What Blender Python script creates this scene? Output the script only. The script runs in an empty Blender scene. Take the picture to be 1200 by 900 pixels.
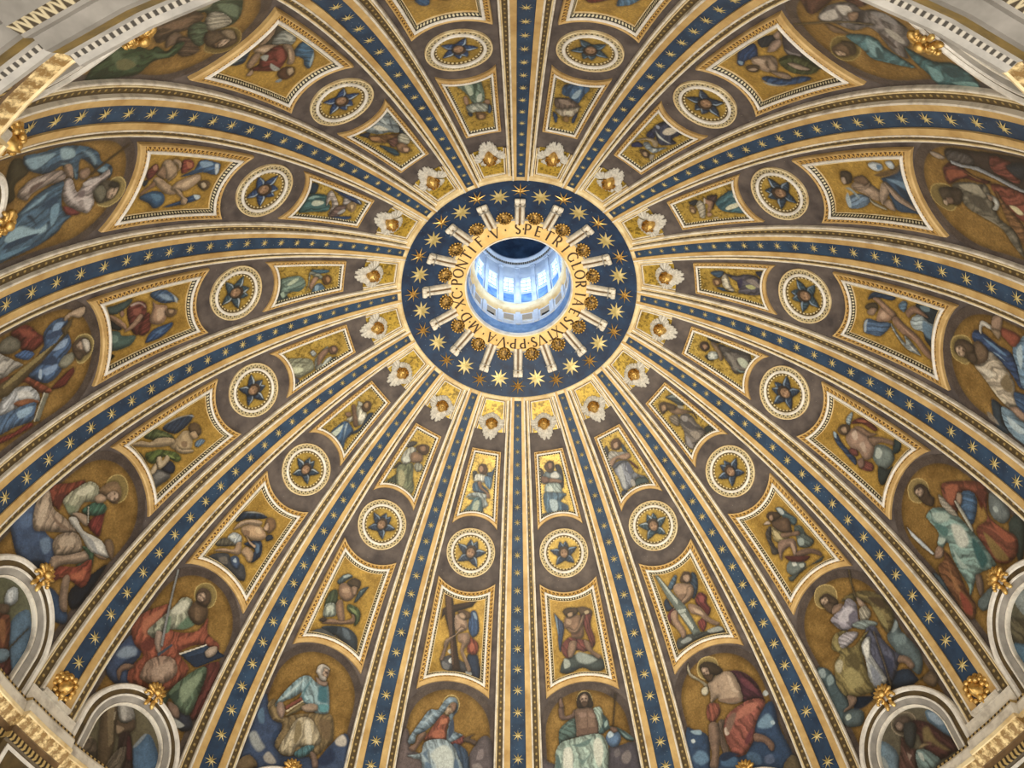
import bpy, bmesh, math, random
import numpy as np
from mathutils import Vector, Matrix

C = bpy.context.scene.collection
rng = random.Random(7)
PI = math.pi

# ------------------------------------------------------------------ camera, world, lights, exposure
# the photographer stands on the gallery close to the drum wall and looks steeply up; z = 0 is the eye
TILT, ROLL, AZ0 = 0.5291923, -0.0057718, -0.0122368
CAM = Vector((-0.4597, -20.1643, 0.0))
cd = bpy.data.cameras.new('camera'); cam = bpy.data.objects.new('camera', cd); C.objects.link(cam)
cd.sensor_width = 36.0; cd.lens = 947.289 / 1200 * 36.0; cd.clip_start = 0.05; cd.clip_end = 300
_d = Vector((0, math.sin(TILT), math.cos(TILT))); _dn = Vector((0, math.cos(TILT), -math.sin(TILT)))
_rt = Vector((1, 0, 0)); _c, _s = math.cos(ROLL), math.sin(ROLL)
_x = _rt * _c - _dn * _s; _y = -(_rt * _s + _dn * _c); _z = -_d
cam.matrix_world = Matrix(((_x.x, _y.x, _z.x, CAM.x), (_x.y, _y.y, _z.y, CAM.y), (_x.z, _y.z, _z.z, CAM.z), (0, 0, 0, 1)))
sc = bpy.context.scene; sc.camera = cam
sc.view_settings.view_transform = 'Standard'; sc.view_settings.look = 'None'
sc.view_settings.gamma = 1.0; sc.view_settings.use_curve_mapping = False
sc.view_settings.exposure = 0.35

w = bpy.data.worlds.new('church_light'); sc.world = w; w.use_nodes = True
bgn = w.node_tree.nodes['Background']; bgn.inputs[0].default_value = (1.0, 0.93, 0.82, 1); bgn.inputs[1].default_value = 0.30

def lamp(name, kind, loc, aim, energy, color, size=1.0, spot=None):
    ld = bpy.data.lights.new(name, kind); ld.energy = energy; ld.color = color
    if kind == 'AREA': ld.shape = 'DISK'; ld.size = size
    if kind == 'SPOT': ld.spot_size = spot; ld.spot_blend = 1.0; ld.shadow_soft_size = size
    if kind == 'POINT': ld.shadow_soft_size = size
    o = bpy.data.objects.new(name, ld); C.objects.link(o); o.location = loc
    o.rotation_euler = (Vector(aim) - Vector(loc)).to_track_quat('-Z', 'Y').to_euler()
    return o
# floodlights on the drum cornice wash the dome; the drum windows give a weak daylight
for k in range(8):
    a = (k + .5) * PI / 4
    lamp('drum_window_light', 'AREA', (18.5 * math.sin(a), 18.5 * math.cos(a), 2.0), (-8 * math.sin(a), -8 * math.cos(a), 40), 1500, (1.0, .93, .82), 4.0)
lamp('floodlight', 'SPOT', (0, -15.0, 12.0), (0, 9.0, 40.0), 26000, (1.0, .90, .68), 1.2, math.radians(75))
lamp('lantern_daylight', 'POINT', (0, 0, 51.8), (0, 0, 0), 420, (.60, .77, 1.0), 0.6)

# ------------------------------------------------------------------ dome geometry
A_, R_, Z_ = -5.2387915, 26.0056417, 22.0769049        # meridian circle of the rib faces: centre radius, radius, height
RB = R_ + 0.2884                                        # bays lie a little behind the ribs
BAY = PI / 8

def P0(X, Y, h=0.0):
    """bay coordinates (lateral metres, metres up the meridian, metres inward) at azimuth 0"""
    X = np.asarray(X, float); Y = np.asarray(Y, float); h = np.asarray(h, float)
    th = Y / RB; rho = RB - h
    r = A_ + rho * np.cos(th); z = Z_ + rho * np.sin(th)
    a = X / np.maximum(A_ + RB * np.cos(th), .5)
    return np.stack([r * np.sin(a), r * np.cos(a), z + 0 * a], -1)
def rad(Y): return A_ + RB * math.cos(Y / RB)
def T(th): return th * RB                                # angle on the meridian -> metres
def clear(Y, Yr=None):                                   # rib half width
    return 0.33 + 0.05 * rad(Y)
def frame0(X, Y, h=0.0):
    p = Vector(P0(X, Y, h)); e = 1e-3
    u = (Vector(P0(X + e, Y, h)) - p).normalized(); v = (Vector(P0(X, Y + e, h)) - p).normalized(); n = u.cross(v).normalized(); v = n.cross(u)
    return Matrix(((u.x, v.x, n.x, p.x), (u.y, v.y, n.y, p.y), (u.z, v.z, n.z, p.z), (0, 0, 0, 1)))
def rotz(az): return Matrix.Rotation(-(az + AZ0), 4, 'Z')

# ------------------------------------------------------------------ materials
def lin(hexs):
    v = [int(hexs[i:i + 2], 16) / 255 for i in (0, 2, 4)]
    return tuple(c / 12.92 if c < .04045 else ((c + .055) / 1.055) ** 2.4 for c in v)
class NT:
    def __init__(s, name):
        s.m = bpy.data.materials.new(name); s.m.use_nodes = True; s.t = s.m.node_tree; s.b = s.t.nodes['Principled BSDF']
    def n(s, typ, **kw):
        nd = s.t.nodes.new(typ)
        for k, v in kw.items():
            if k.startswith('_'): setattr(nd, k[1:], v)
            else: nd.inputs[k.replace('__', ' ')].default_value = v
        return nd
    def l(s, a, b): s.t.links.new(a, b)
    def ramp(s, fac, stops, interp='LINEAR'):
        r = s.t.nodes.new('ShaderNodeValToRGB'); r.color_ramp.interpolation = interp
        e = r.color_ramp.elements
        while len(e) < len(stops): e.new(.5)
        for q, (pos, col) in zip(e, stops): q.position = pos; q.color = (*col, 1) if len(col) == 3 else col
        s.l(fac, r.inputs[0]); return r.outputs[0]
    def mix(s, fac, a, b, mode='MIX'):
        m = s.t.nodes.new('ShaderNodeMix'); m.data_type = 'RGBA'; m.blend_type = mode
        for inp, val in ((m.inputs[0], fac), (m.inputs[6], a), (m.inputs[7], b)):
            if hasattr(val, 'is_linked'): s.l(val, inp)
            elif isinstance(val, (int, float)): inp.default_value = val
            else: inp.default_value = (*val, 1)
        return m.outputs[2]
    def math(s, op, a, b=None):
        m = s.t.nodes.new('ShaderNodeMath'); m.operation = op
        for i, v in enumerate((a, b)):
            if v is None: continue
            if hasattr(v, 'is_linked'): s.l(v, m.inputs[i])
            else: m.inputs[i].default_value = v
        return m.outputs[0]
    def obj(s): return s.t.nodes.new('ShaderNodeTexCoord').outputs['Object']
    def uv(s): return s.t.nodes.new('ShaderNodeTexCoord').outputs['UV']
    def noise(s, vec, scale, detail=4.0, rough=.6):
        n = s.n('ShaderNodeTexNoise', Scale=scale, Detail=detail, Roughness=rough); s.l(vec, n.inputs['Vector']); return n.outputs[0]
    def done(s, col, rough=.6, metal=0.0, bump=None, bstr=.2, bdist=.02):
        if hasattr(col, 'is_linked'): s.l(col, s.b.inputs['Base Color'])
        else: s.b.inputs['Base Color'].default_value = (*col, 1)
        s.b.inputs['Roughness'].default_value = rough; s.b.inputs['Metallic'].default_value = metal
        if bump is not None:
            b = s.n('ShaderNodeBump', Strength=bstr, Distance=bdist); s.l(bump, b.inputs['Height']); s.l(b.outputs[0], s.b.inputs['Normal'])
        return s.m

def mottled(name, dark, light, scale, rough=.7, metal=0.0, pos=(.3, .7), bstr=.15, specks=None):
    t = NT(name); v = t.obj(); f = t.noise(v, scale)
    col = t.ramp(f, [(pos[0], dark), (pos[1], light)])
    if specks:
        vo = t.n('ShaderNodeTexVoronoi', Scale=specks[0]); t.l(v, vo.inputs['Vector'])
        col = t.mix(t.ramp(vo.outputs['Distance'], [(specks[2] * .7, (1, 1, 1)), (specks[2], (0, 0, 0))]), col, specks[1])
    return t.done(col, rough, metal, t.noise(v, scale * 6), bstr)

M = {}
M['ground'] = mottled('stucco_purple_grey', lin('403939'), lin('675d58'), 1.1, .75, specks=(3.0, lin('8d8478'), .06))
M['marble'] = mottled('white_marble', lin('a39a8e'), lin('e6dfd0'), 1.6, .5, pos=(.25, .55))
M['cream'] = mottled('cream_stucco', lin('c6a874'), lin('e8d6aa'), 1.3, .55, pos=(.3, .6))
M['greymarble'] = mottled('grey_marble', lin('77746f'), lin('aaa59d'), 1.2, .5, pos=(.25, .75))
M['corona'] = mottled('grey_stone', lin('5d5952'), lin('86817a'), .9, .7)
M['gilt'] = mottled('flat_gilding', lin('b08c54'), lin('dcbd82'), .9, .5, .1, bstr=.1)
M['gold'] = mottled('gold_leaf', lin('a87830'), lin('f2d084'), 5.0, .42, .8, bstr=.3)
M['hairgold'] = mottled('shaded_gold_leaf', lin('5e3c14'), lin('b98636'), 5.0, .45, .7, bstr=.3)
M['palegold'] = mottled('pale_gold_star', lin('a8944f'), lin('dcc992'), 3.0, .42, .3)
M['darkgold'] = mottled('dark_gilded_lattice', lin('2a1c0c'), lin('b08a45'), 7.0, .45, .5, pos=(.42, .6))
M['blue'] = mottled('starry_blue', lin('1a2d45'), lin('2e4a68'), 1.0, .6, specks=(4.2, lin('7d8fa0'), .10))
M['navy'] = mottled('navy_mosaic', lin('0d1e3a'), lin('1d3a5c'), 1.4, .6, specks=(3.6, lin('5d7a96'), .10))
M['white'] = mottled('white_plaster', lin('cfcac0'), lin('f1ece2'), 3.0, .6)
M['wingstone'] = mottled('weathered_white_stucco', lin('a8a49c'), lin('dedad0'), 6.0, .7)
M['olive'] = mottled('olive_bronze', lin('3d3220'), lin('62502f'), 2.0, .6)
M['brown'] = mottled('brown_edge', lin('53402a'), lin('7b6040'), 2.0, .6)
M['ringgold'] = mottled('bright_ring_gilding', lin('d6ad62'), lin('f4d08a'), 1.2, .45, .1, bstr=.1)
M['letter'] = mottled('dark_letter_mosaic', lin('1d1108'), lin('4a2c12'), 4.0, .6)
M['lantern'] = mottled('lantern_plaster', lin('a9b4c6'), lin('d5dbe4'), .8, .7)
M['lanternblue'] = mottled('lantern_blue', lin('2f5c98'), lin('7ba2d0'), 1.2, .7)
M['lanterndome'] = mottled('lantern_vault_mosaic', lin('14243c'), lin('3d5878'), .9, .6, pos=(.35, .75))
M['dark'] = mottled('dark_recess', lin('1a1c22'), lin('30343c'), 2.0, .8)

def pattern(name, dark, lite, period, duty, kind, rough=.55):
    """relief ornament too fine to build one by one: u runs in metres along the strip, v from 0 to 1 across it"""
    t = NT(name); sx = t.t.nodes.new('ShaderNodeSeparateXYZ'); t.l(t.uv(), sx.inputs[0]); u, v = sx.outputs[0], sx.outputs[1]
    fr = t.math('FRACT', t.math('DIVIDE', u, period)); tri = t.math('MULTIPLY', t.math('ABSOLUTE', t.math('SUBTRACT', fr, .5)), 2.0)
    vv = t.math('MULTIPLY', t.math('ABSOLUTE', t.math('SUBTRACT', v, .5)), 2.0)
    if kind == 'bead':
        d = t.math('SQRT', t.math('ADD', t.math('POWER', tri, 2.0), t.math('POWER', vv, 2.0)))
    elif kind == 'dentil':
        d = tri
    elif kind == 'dart':
        d = t.math('ABSOLUTE', t.math('SUBTRACT', tri, t.math('MULTIPLY', v, .8)))
    else:
        d = t.math('ADD', t.math('MULTIPLY', tri, .3), t.math('MULTIPLY', t.noise(t.obj(), 9.0, 6.0), 1.0))
    m = t.ramp(d, [(max(0, duty - .12), (1, 1, 1)), (min(1, duty + .12), (0, 0, 0))])
    nz = t.noise(t.obj(), 2.5)
    base = t.mix(nz, tuple(c * .75 for c in dark), tuple(min(1, c * 1.25) for c in dark))
    col = t.mix(m, base, lite)
    return t.done(col, rough, 0.1, m, .8, .03)
M['ribband'] = pattern('ribbon_of_gilded_bosses', lin('57482e'), lin('a58c55'), .36, .38, 'bead')
M['eggdart'] = pattern('gilded_egg_and_dart', lin('5c4122'), lin('d0a75c'), .26, .33, 'dart')
M['beads'] = pattern('white_beads', lin('2e2a20'), lin('d9cfae'), .17, .62, 'bead')
M['roundbeads'] = pattern('roundel_beads', lin('5c4c2a'), lin('d8c79a'), .2, .6, 'bead')
M['roundegg'] = pattern('roundel_egg_and_dart', lin('4c412c'), lin('bcae88'), .24, .42, 'dart')
M['dentil'] = pattern('dentil_course', lin('2a2114'), lin('b59a62'), .22, .55, 'dentil')
M['whitedentil'] = pattern('white_dentil_course', lin('2a241b'), lin('a39c90'), .17, .55, 'dentil')
M['stonedart'] = pattern('stone_egg_and_dart', lin('3a2f1e'), lin('b0a384'), .19, .36, 'dart')
M['olivegold'] = mottled('olive_gold_frieze', lin('4a3c1c'), lin('7d6630'), 2.0, .5)
M['leafgild'] = pattern('gilded_leaf_frieze', lin('8f7040'), lin('efd49c'), .45, .62, 'leaf')

def painted(name, metal, rough):
    t = NT(name); a = t.t.nodes.new('ShaderNodeVertexColor'); a.layer_name = 'Col'
    v = t.obj(); vo = t.n('ShaderNodeTexVoronoi', Scale=16.0); t.l(v, vo.inputs['Vector'])
    f = t.ramp(vo.outputs['Color'], [(0, (.74, .74, .74)), (1, (1.2, 1.2, 1.2))])
    col = t.mix(1.0, a.outputs['Color'], f, 'MULTIPLY')
    return t.done(col, rough, metal, vo.outputs['Distance'], .15, .02)
M['mosaic'] = painted('mosaic_of_coloured_glass', 0.0, .55)
M['goldmosaic'] = painted('mosaic_of_gold_glass', .35, .42)

def glow(name, col, strength):
    t = NT(name); t.b.inputs['Emission Color'].default_value = (*col, 1); t.b.inputs['Emission Strength'].default_value = strength
    v = t.obj(); t.done(col, .3); return t.m
M['pane'] = glow('daylit_window_glass', (.74, .92, 1.0), 1.15)

# ------------------------------------------------------------------ object helpers
def raw(name, verts, faces, mat, smooth=False, uv=None):
    me = bpy.data.meshes.new(name)
    me.from_pydata([tuple(map(float, v)) for v in verts], [], faces)
    if uv is not None:
        ul = me.uv_layers.new(name='UVMap'); li = np.empty(len(me.loops), np.int32); me.loops.foreach_get('vertex_index', li)
        ul.data.foreach_set('uv', np.asarray(uv, np.float32)[li].ravel())
    if smooth: me.polygons.foreach_set('use_smooth', [True] * len(me.polygons))
    me.materials.append(mat); me.update()
    return me
def link(name, me, parent=None, mat=None):
    o = bpy.data.objects.new(name, me); C.objects.link(o)
    if parent: o.parent = parent
    if mat is not None: o.matrix_local = mat
    return o
def thing(name, label, cat, mat, group=None):
    o = bpy.data.objects.new(name, None); o.empty_display_size = .2; C.objects.link(o); o.matrix_world = mat
    o['label'] = label; o['category'] = cat
    if group: o['group'] = group
    return o
def struct(o): o['kind'] = 'structure'; return o

def grid(rows, closed=False):
    """rows: list of (N,3) arrays -> verts, quads"""
    n = len(rows[0]); V = np.concatenate(rows); F = []
    for i in range(len(rows) - 1):
        for j in range(n if closed else n - 1):
            a, b = i * n + j, i * n + (j + 1) % n
            F.append((a, b, b + n, a + n))
    return V, F
def strip_mesh(name, paths, hs, mat, base, closed=False, smooth=False):
    """loft 2D bay paths [(N,2)...] at heights hs into one strip in the frame `base` (inverse matrix applied)"""
    rows, uv = [], []
    inv = np.array(base.inverted())
    for k, (p, h) in enumerate(zip(paths, hs)):
        w = P0(p[:, 0], p[:, 1], h); w = w @ inv[:3, :3].T + inv[:3, 3]
        rows.append(w)
        d = np.r_[0, np.cumsum(np.linalg.norm(np.diff(paths[0], axis=0), axis=1))]
        uv.append(np.stack([d, np.full(len(d), k / max(1, len(paths) - 1))], -1))
    V, F = grid(rows, closed)
    return raw(name, V, F, mat, smooth, np.concatenate(uv))

# ------------------------------------------------------------------ the shell of the dome and the drum
TH0, TH_RING = -0.045, 1.0765
def revolve(name, prof, mat, parent=None, nseg=256, jog=None, smooth=True, closed=False):
    """prof = [(r, z)...]; jog(azimuth) is added to r"""
    az = np.linspace(0, 2 * PI, nseg, endpoint=False) if not jog else jog[0]
    dr = np.zeros(len(az)) if not jog else jog[1]
    rows, uv = [], []
    L = np.r_[0, np.cumsum([math.hypot(b[0] - a[0], b[1] - a[1]) for a, b in zip(prof, prof[1:])])]
    for (r, z), l in zip(prof, L):
        rr = r + dr; a = az + AZ0
        rows.append(np.stack([rr * np.sin(a), rr * np.cos(a), np.full(len(a), z)], -1))
        uv.append(np.stack([az * prof[0][0], np.full(len(a), l / max(L[-1], 1e-6))], -1))
    V, F = grid(rows, True)
    me = raw(name, V, F, mat, smooth, np.concatenate(uv))
    return link(name, me, parent)
def dome_prof(t0, t1, n, h=0.0):
    return [(A_ + (RB - h) * math.cos(t), Z_ + (RB - h) * math.sin(t)) for t in np.linspace(t0, t1, n)]
ceil = struct(revolve('ceiling', dome_prof(TH0, TH_RING, 48), M['ground']))
wall = struct(revolve('wall_drum', [(21.8, 14.6), (21.8, 16.0), (20.95, 17.0), (20.95, 20.9), (A_ + RB * math.cos(TH0), Z_ + RB * math.sin(TH0))], M['olive'], smooth=False))

# cornice at the springing, breaking forward under every rib
JW, JD = 0.165 * BAY, 0.26
jaz, jdr = [], []
for k in range(16):
    c = k * BAY
    for a, dlt in ((c - JW, 0.0), (c - JW + .0004, -JD), (c, -JD), (c + JW - .0004, -JD), (c + JW, 0.0), (c + .33 * BAY, 0.0), (c + .5 * BAY, 0.0), (c + .67 * BAY, 0.0)):
        jaz.append(a); jdr.append(dlt)
JOG = (np.array(jaz), np.array(jdr))
def cornice(name, prof, mat, jog=JOG): return struct(revolve(name, prof, mat, jog=jog, smooth=False))
cornice('trim_1', [(20.8, 21.22), (20.55, 21.2), (20.52, 21.06), (20.48, 21.06)], M['dentil'])
cornice('trim_2', [(20.48, 21.06), (20.42, 20.96), (20.36, 20.56), (20.30, 20.52)], M['marble'])
cornice('trim_3', [(20.30, 20.52), (20.24, 20.50), (20.24, 20.36), (20.30, 20.34)], M['cream'])
cornice('trim_4', [(20.30, 20.34), (20.36, 20.20), (20.52, 19.98), (20.56, 19.96)], M['leafgild'])
cornice('trim_5', [(20.56, 19.96), (20.62, 19.94), (20.62, 19.72), (20.58, 19.70)], M['brown'])
cornice('trim_6', [(20.58, 19.70), (20.58, 19.50), (20.70, 19.48)], M['dentil'])
cornice('trim_7', [(20.70, 19.48), (20.78, 19.40), (20.82, 17.2)], M['olive'])
# main entablature of the drum below: white roll, dentils, grey corona, egg and dart, modillions
JW2 = .22 * BAY
JOG2 = (np.array([k * BAY + q for k in range(16) for q in (-JW2, -JW2 + .0004, 0, JW2 - .0004, JW2, .5 * BAY)]), np.array([q for k in range(16) for q in (0, -.45, -.45, -.45, 0, 0)]))
cornice('trim_8', [(20.62, 17.2), (20.24, 17.15), (20.15, 17.06), (20.12, 16.92), (20.16, 16.78), (20.28, 16.72)], M['greymarble'], JOG2)
cornice('trim_9', [(20.28, 16.72), (20.38, 16.68)], M['whitedentil'], JOG2)
cornice('trim_10', [(20.38, 16.68), (20.44, 16.55)], M['greymarble'], JOG2)
cornice('trim_16', [(20.44, 16.55), (20.52, 16.2)], M['olivegold'], JOG2)
corona = cornice('trim_17', [(20.52, 16.2), (20.58, 16.05), (20.84, 15.95), (20.87, 15.7), (20.94, 15.66)], M['corona'], JOG2)
eggs = cornice('trim_18', [(20.94, 15.66), (21.08, 15.5), (21.12, 15.42)], M['stonedart'], JOG2)
cornice('trim_19', [(21.12, 15.42), (21.57, 15.36), (21.57, 14.6)], M['corona'], JOG2)
# ------------------------------------------------------------------ who stands in which bay (words used to tell bays apart)
BAYS = {0: 'the blue orb figure', 1: 'the red-cloaked kneeling figure', 2: 'the staff figure', 3: 'the knife figure', 4: 'the red book figure', 5: 'the saw figure',
        6: 'the pale grey figure', 7: 'the bay right of the top rib', 8: 'the bay left of the top rib', 9: 'the dark green figure', 10: 'the clasped-hands figure',
        11: 'the diagonal cross figure', 12: 'the scroll figure', 13: 'the sword figure', 14: 'the tan-cloaked figure', 15: 'the blue-veiled woman'}
def between(k):
    k %= 16
    if k == 8: return 'running straight up at the top middle'
    if k == 7: return 'left of the bay with the pale grey figure'
    if k == 9: return 'right of the bay with the dark green figure'
    return 'between ' + BAYS[(k - 1) % 16] + ' and ' + BAYS[k]
def inbay(k): return ('in line with ' if k not in (7, 8) else 'in ') + BAYS[k]
def baymat(k, X, Y, h=0.0): return rotz((k + .5) * BAY) @ frame0(X, Y, h)
def ribmat(k, Y, h=0.0): return rotz(k * BAY) @ frame0(0, Y, h)

# ------------------------------------------------------------------ gilded star
def star_mesh(name, mat, n, inner, hgt, twist=0.0):
    V = [(0, 0, hgt)]; F = []
    for i in range(2 * n):
        a = PI * i / n + twist; r = .5 if i % 2 == 0 else inner
        V.append((r * math.sin(a), r * math.cos(a), 0.0 if i % 2 == 0 else hgt * .45))
    for i in range(2 * n): F.append((0, 1 + (i + 1) % (2 * n), 1 + i))
    return raw(name, V, F, mat)
ME_star = star_mesh('star', M['palegold'], 8, .14, .07)
ME_bigstar = star_mesh('big_star', M['gold'], 8, .13, .16)
ME_palestar = star_mesh('pale_star', M['palegold'], 9, .20, .05)

# ------------------------------------------------------------------ ribs
RY0, RY1 = T(0.0), T(1.0735)
def hw(Y): return 0.33 + 0.05 * rad(Y)
def bw(Y): return 0.11 + 0.0165 * rad(Y)
ribY = np.linspace(RY0, RY1, 64)
HW = np.array([hw(y) for y in ribY]); BW = np.array([bw(y) for y in ribY]); MW = BW + (HW - BW) * .42
def rp(off): return np.stack([off, ribY], -1)
FB_rib = frame0(0, RY0)
RIB_PARTS = []
RIB_PARTS.append(('blue_band', strip_mesh('blue_band', [rp(-BW), rp(0 * BW), rp(BW)], [.29, .29, .29], M['blue'], FB_rib)))
for s in (1, -1):
    o = -1 if s > 0 else 1
    def add(n, xs, hs, mat):
        ps = [rp(s * x) for x in xs]
        if s < 0: ps, hs = ps[::-1], hs[::-1]
        RIB_PARTS.append((n, strip_mesh(n, ps, hs, mat, FB_rib)))
    e = .045
    add('gold_border', [BW, BW, MW - e], [.28, .36, .36], M['gilt'])
    add('marble_fillet', [MW - e, MW - e, MW, MW + e, MW + e], [.35, .385, .395, .37, .20], M['marble'])
    add('ornament_band', [MW + e, HW - .17], [.21, .19], M['ribband'])
    add('gold_fillet', [HW - .17, HW - .16, HW - .11, HW - .10], [.18, .225, .225, .16], M['cream'])
    add('marble_edge', [HW - .10, HW - .09, HW - .02, HW, HW], [.16, .19, .18, .14, -.02], M['marble'])
foot = []
def box_mesh(name, x0, x1, y0, y1, h0, h1, mat, base, nx=4):
    xs = np.linspace(x0, x1, nx); inv = np.array(base.inverted()); V, F = [], []
    def add(P):
        q = P @ inv[:3, :3].T + inv[:3, 3]; k = len(V); V.extend(q); return k
    n = nx
    a = add(P0(xs, xs * 0 + y0, h0)); b = add(P0(xs, xs * 0 + y1, h0)); c = add(P0(xs, xs * 0 + y0, h1)); d = add(P0(xs, xs * 0 + y1, h1))
    for i in range(n - 1):
        F += [(c + i, c + i + 1, d + i + 1, d + i), (a + i, b + i, b + i + 1, a + i + 1), (a + i, a + i + 1, c + i + 1, c + i), (b + i, d + i, d + i + 1, b + i + 1)]
    F += [(a, c, d, b), (a + n - 1, b + n - 1, d + n - 1, c + n - 1)]
    return raw(name, V, F, mat)
RIB_PARTS.append(('foot_ledge', box_mesh('foot_ledge', -.80, .80, T(-.004), T(.004), 0, .46, M['marble'], FB_rib)))
RIB_PARTS.append(('foot_block', box_mesh('foot_block', -1.36, 1.36, T(-.036), T(-.004), -.1, .36, M['marble'], FB_rib)))
ys = []; y = T(.5125)
while y < T(1.062): ys.append(y); y += .30 + .05 * rad(y)
y = T(.5125) - (.30 + .05 * rad(T(.5125)))
while y > T(.075): ys.append(y); y -= .30 + .05 * rad(y)
ys.sort()
for k in range(16):
    t = thing('dome_rib', 'starry blue rib ' + between(k), 'rib', ribmat(k, RY0), 'starry ribs of the dome')
    for n, me in RIB_PARTS: link(n, me, t)
    binv = FB_rib.inverted()
    for y in ys:
        link('star', ME_star, t, binv @ frame0(0, y, .295) @ Matrix.Diagonal((.1 + .028 * rad(y), .1 + .028 * rad(y), 1, 1)))

# ------------------------------------------------------------------ mosaic pictures
def fade(a, b, x): t = np.clip((x - a) / (b - a), 0, 1); return t * t * (3 - 2 * t)
def vnoise(x, y, seed=0, oct=3):
    out = 0; amp = 1; tot = 0
    for o in range(oct):
        xi = np.floor(x).astype(np.int64); yi = np.floor(y).astype(np.int64); fx = x - xi; fy = y - yi
        fx = fx * fx * (3 - 2 * fx); fy = fy * fy * (3 - 2 * fy)
        def h(i, j):
            v = np.sin((i * 127.1 + j * 311.7 + (seed + o) * 74.7)) * 43758.5453; return v - np.floor(v)
        out = out + amp * ((h(xi, yi) * (1 - fx) + h(xi + 1, yi) * fx) * (1 - fy) + (h(xi, yi + 1) * (1 - fx) + h(xi + 1, yi + 1) * fx) * fy)
        tot += amp; amp *= .5; x = x * 2.03 + 17; y = y * 2.03 + 5
    return out / tot
def smooth_poly(p, sub=4):
    p = np.asarray(p, float); n = len(p)
    if n < 4: return p
    out = []
    for i in range(n):
        a, b, c, d = p[i - 1], p[i], p[(i + 1) % n], p[(i + 2) % n]
        for t in np.arange(sub) / sub:
            q = .5 * ((2 * b) + (c - a) * t + (2 * a - 5 * b + 4 * c - d) * t * t + (3 * b - a - 3 * c + d) * t ** 3); out.append(q)
    return np.array(out)
def inside(P, poly):
    x, y = P[:, 0], P[:, 1]; res = np.zeros(len(P), bool); n = len(poly)
    for i in range(n):
        x0, y0 = poly[i - 1]; x1, y1 = poly[i]
        if y0 == y1: continue
        c = ((y0 > y) != (y1 > y)) & (x < (x1 - x0) * (y - y0) / (y1 - y0) + x0); res ^= c
    return res
def edge_dist(P, poly):
    best = np.full(len(P), 1e9); g = np.zeros((len(P), 2))
    for i in range(len(poly)):
        a, b = poly[i - 1], poly[i]; e = b - a; l2 = e @ e
        if l2 < 1e-12: continue
        t = np.clip(((P - a) @ e) / l2, 0, 1); q = P - a - t[:, None] * e; d = (q * q).sum(1); m = d < best
        best[m] = d[m]; g[m] = q[m]
    d = np.sqrt(best); return d, g / np.maximum(d, 1e-6)[:, None]
TAGS = {'g': 'gold_ground', 'b': 'border_band', 'h': 'halo', 'c': 'cloud', 'f': 'figure', 'r': 'robe', 'k': 'cloak', 'w': 'wing', 'o': 'attribute', 's': 'sky'}
def face_strokes(poly):
    """a head outline with brows, eyes, nose and mouth laid in along its own upright"""
    _, colr, ang, pts = poly
    q = np.asarray(pts, float); c = q.mean(0); a = math.radians(ang or 90); up = np.array([math.cos(a), math.sin(a)]); sd = np.array([up[1], -up[0]])
    H, W_ = np.ptp(q @ up), np.ptp(q @ sd); out = [('f', colr, None, pts)]
    def el(col, x, y, rx, ry): out.append(('z', col, None, [tuple(c + sd * (x + rx * math.cos(t)) * W_ + up * (y + ry * math.sin(t)) * H) for t in np.linspace(0, 2 * PI, 9)[:-1]]))
    light = 'c9ab90'
    el(light, 0, .30, .26, .12); el(light, .03, -.02, .08, .20); el(light, -.26, -.10, .13, .10); el(light, .26, -.10, .13, .10)
    el('3a271c', -.21, .12, .17, .075); el('3a271c', .23, .12, .17, .075); el('54302a', .02, -.28, .19, .06); el('5f4434', .02, -.15, .12, .04)
    return out
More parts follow.
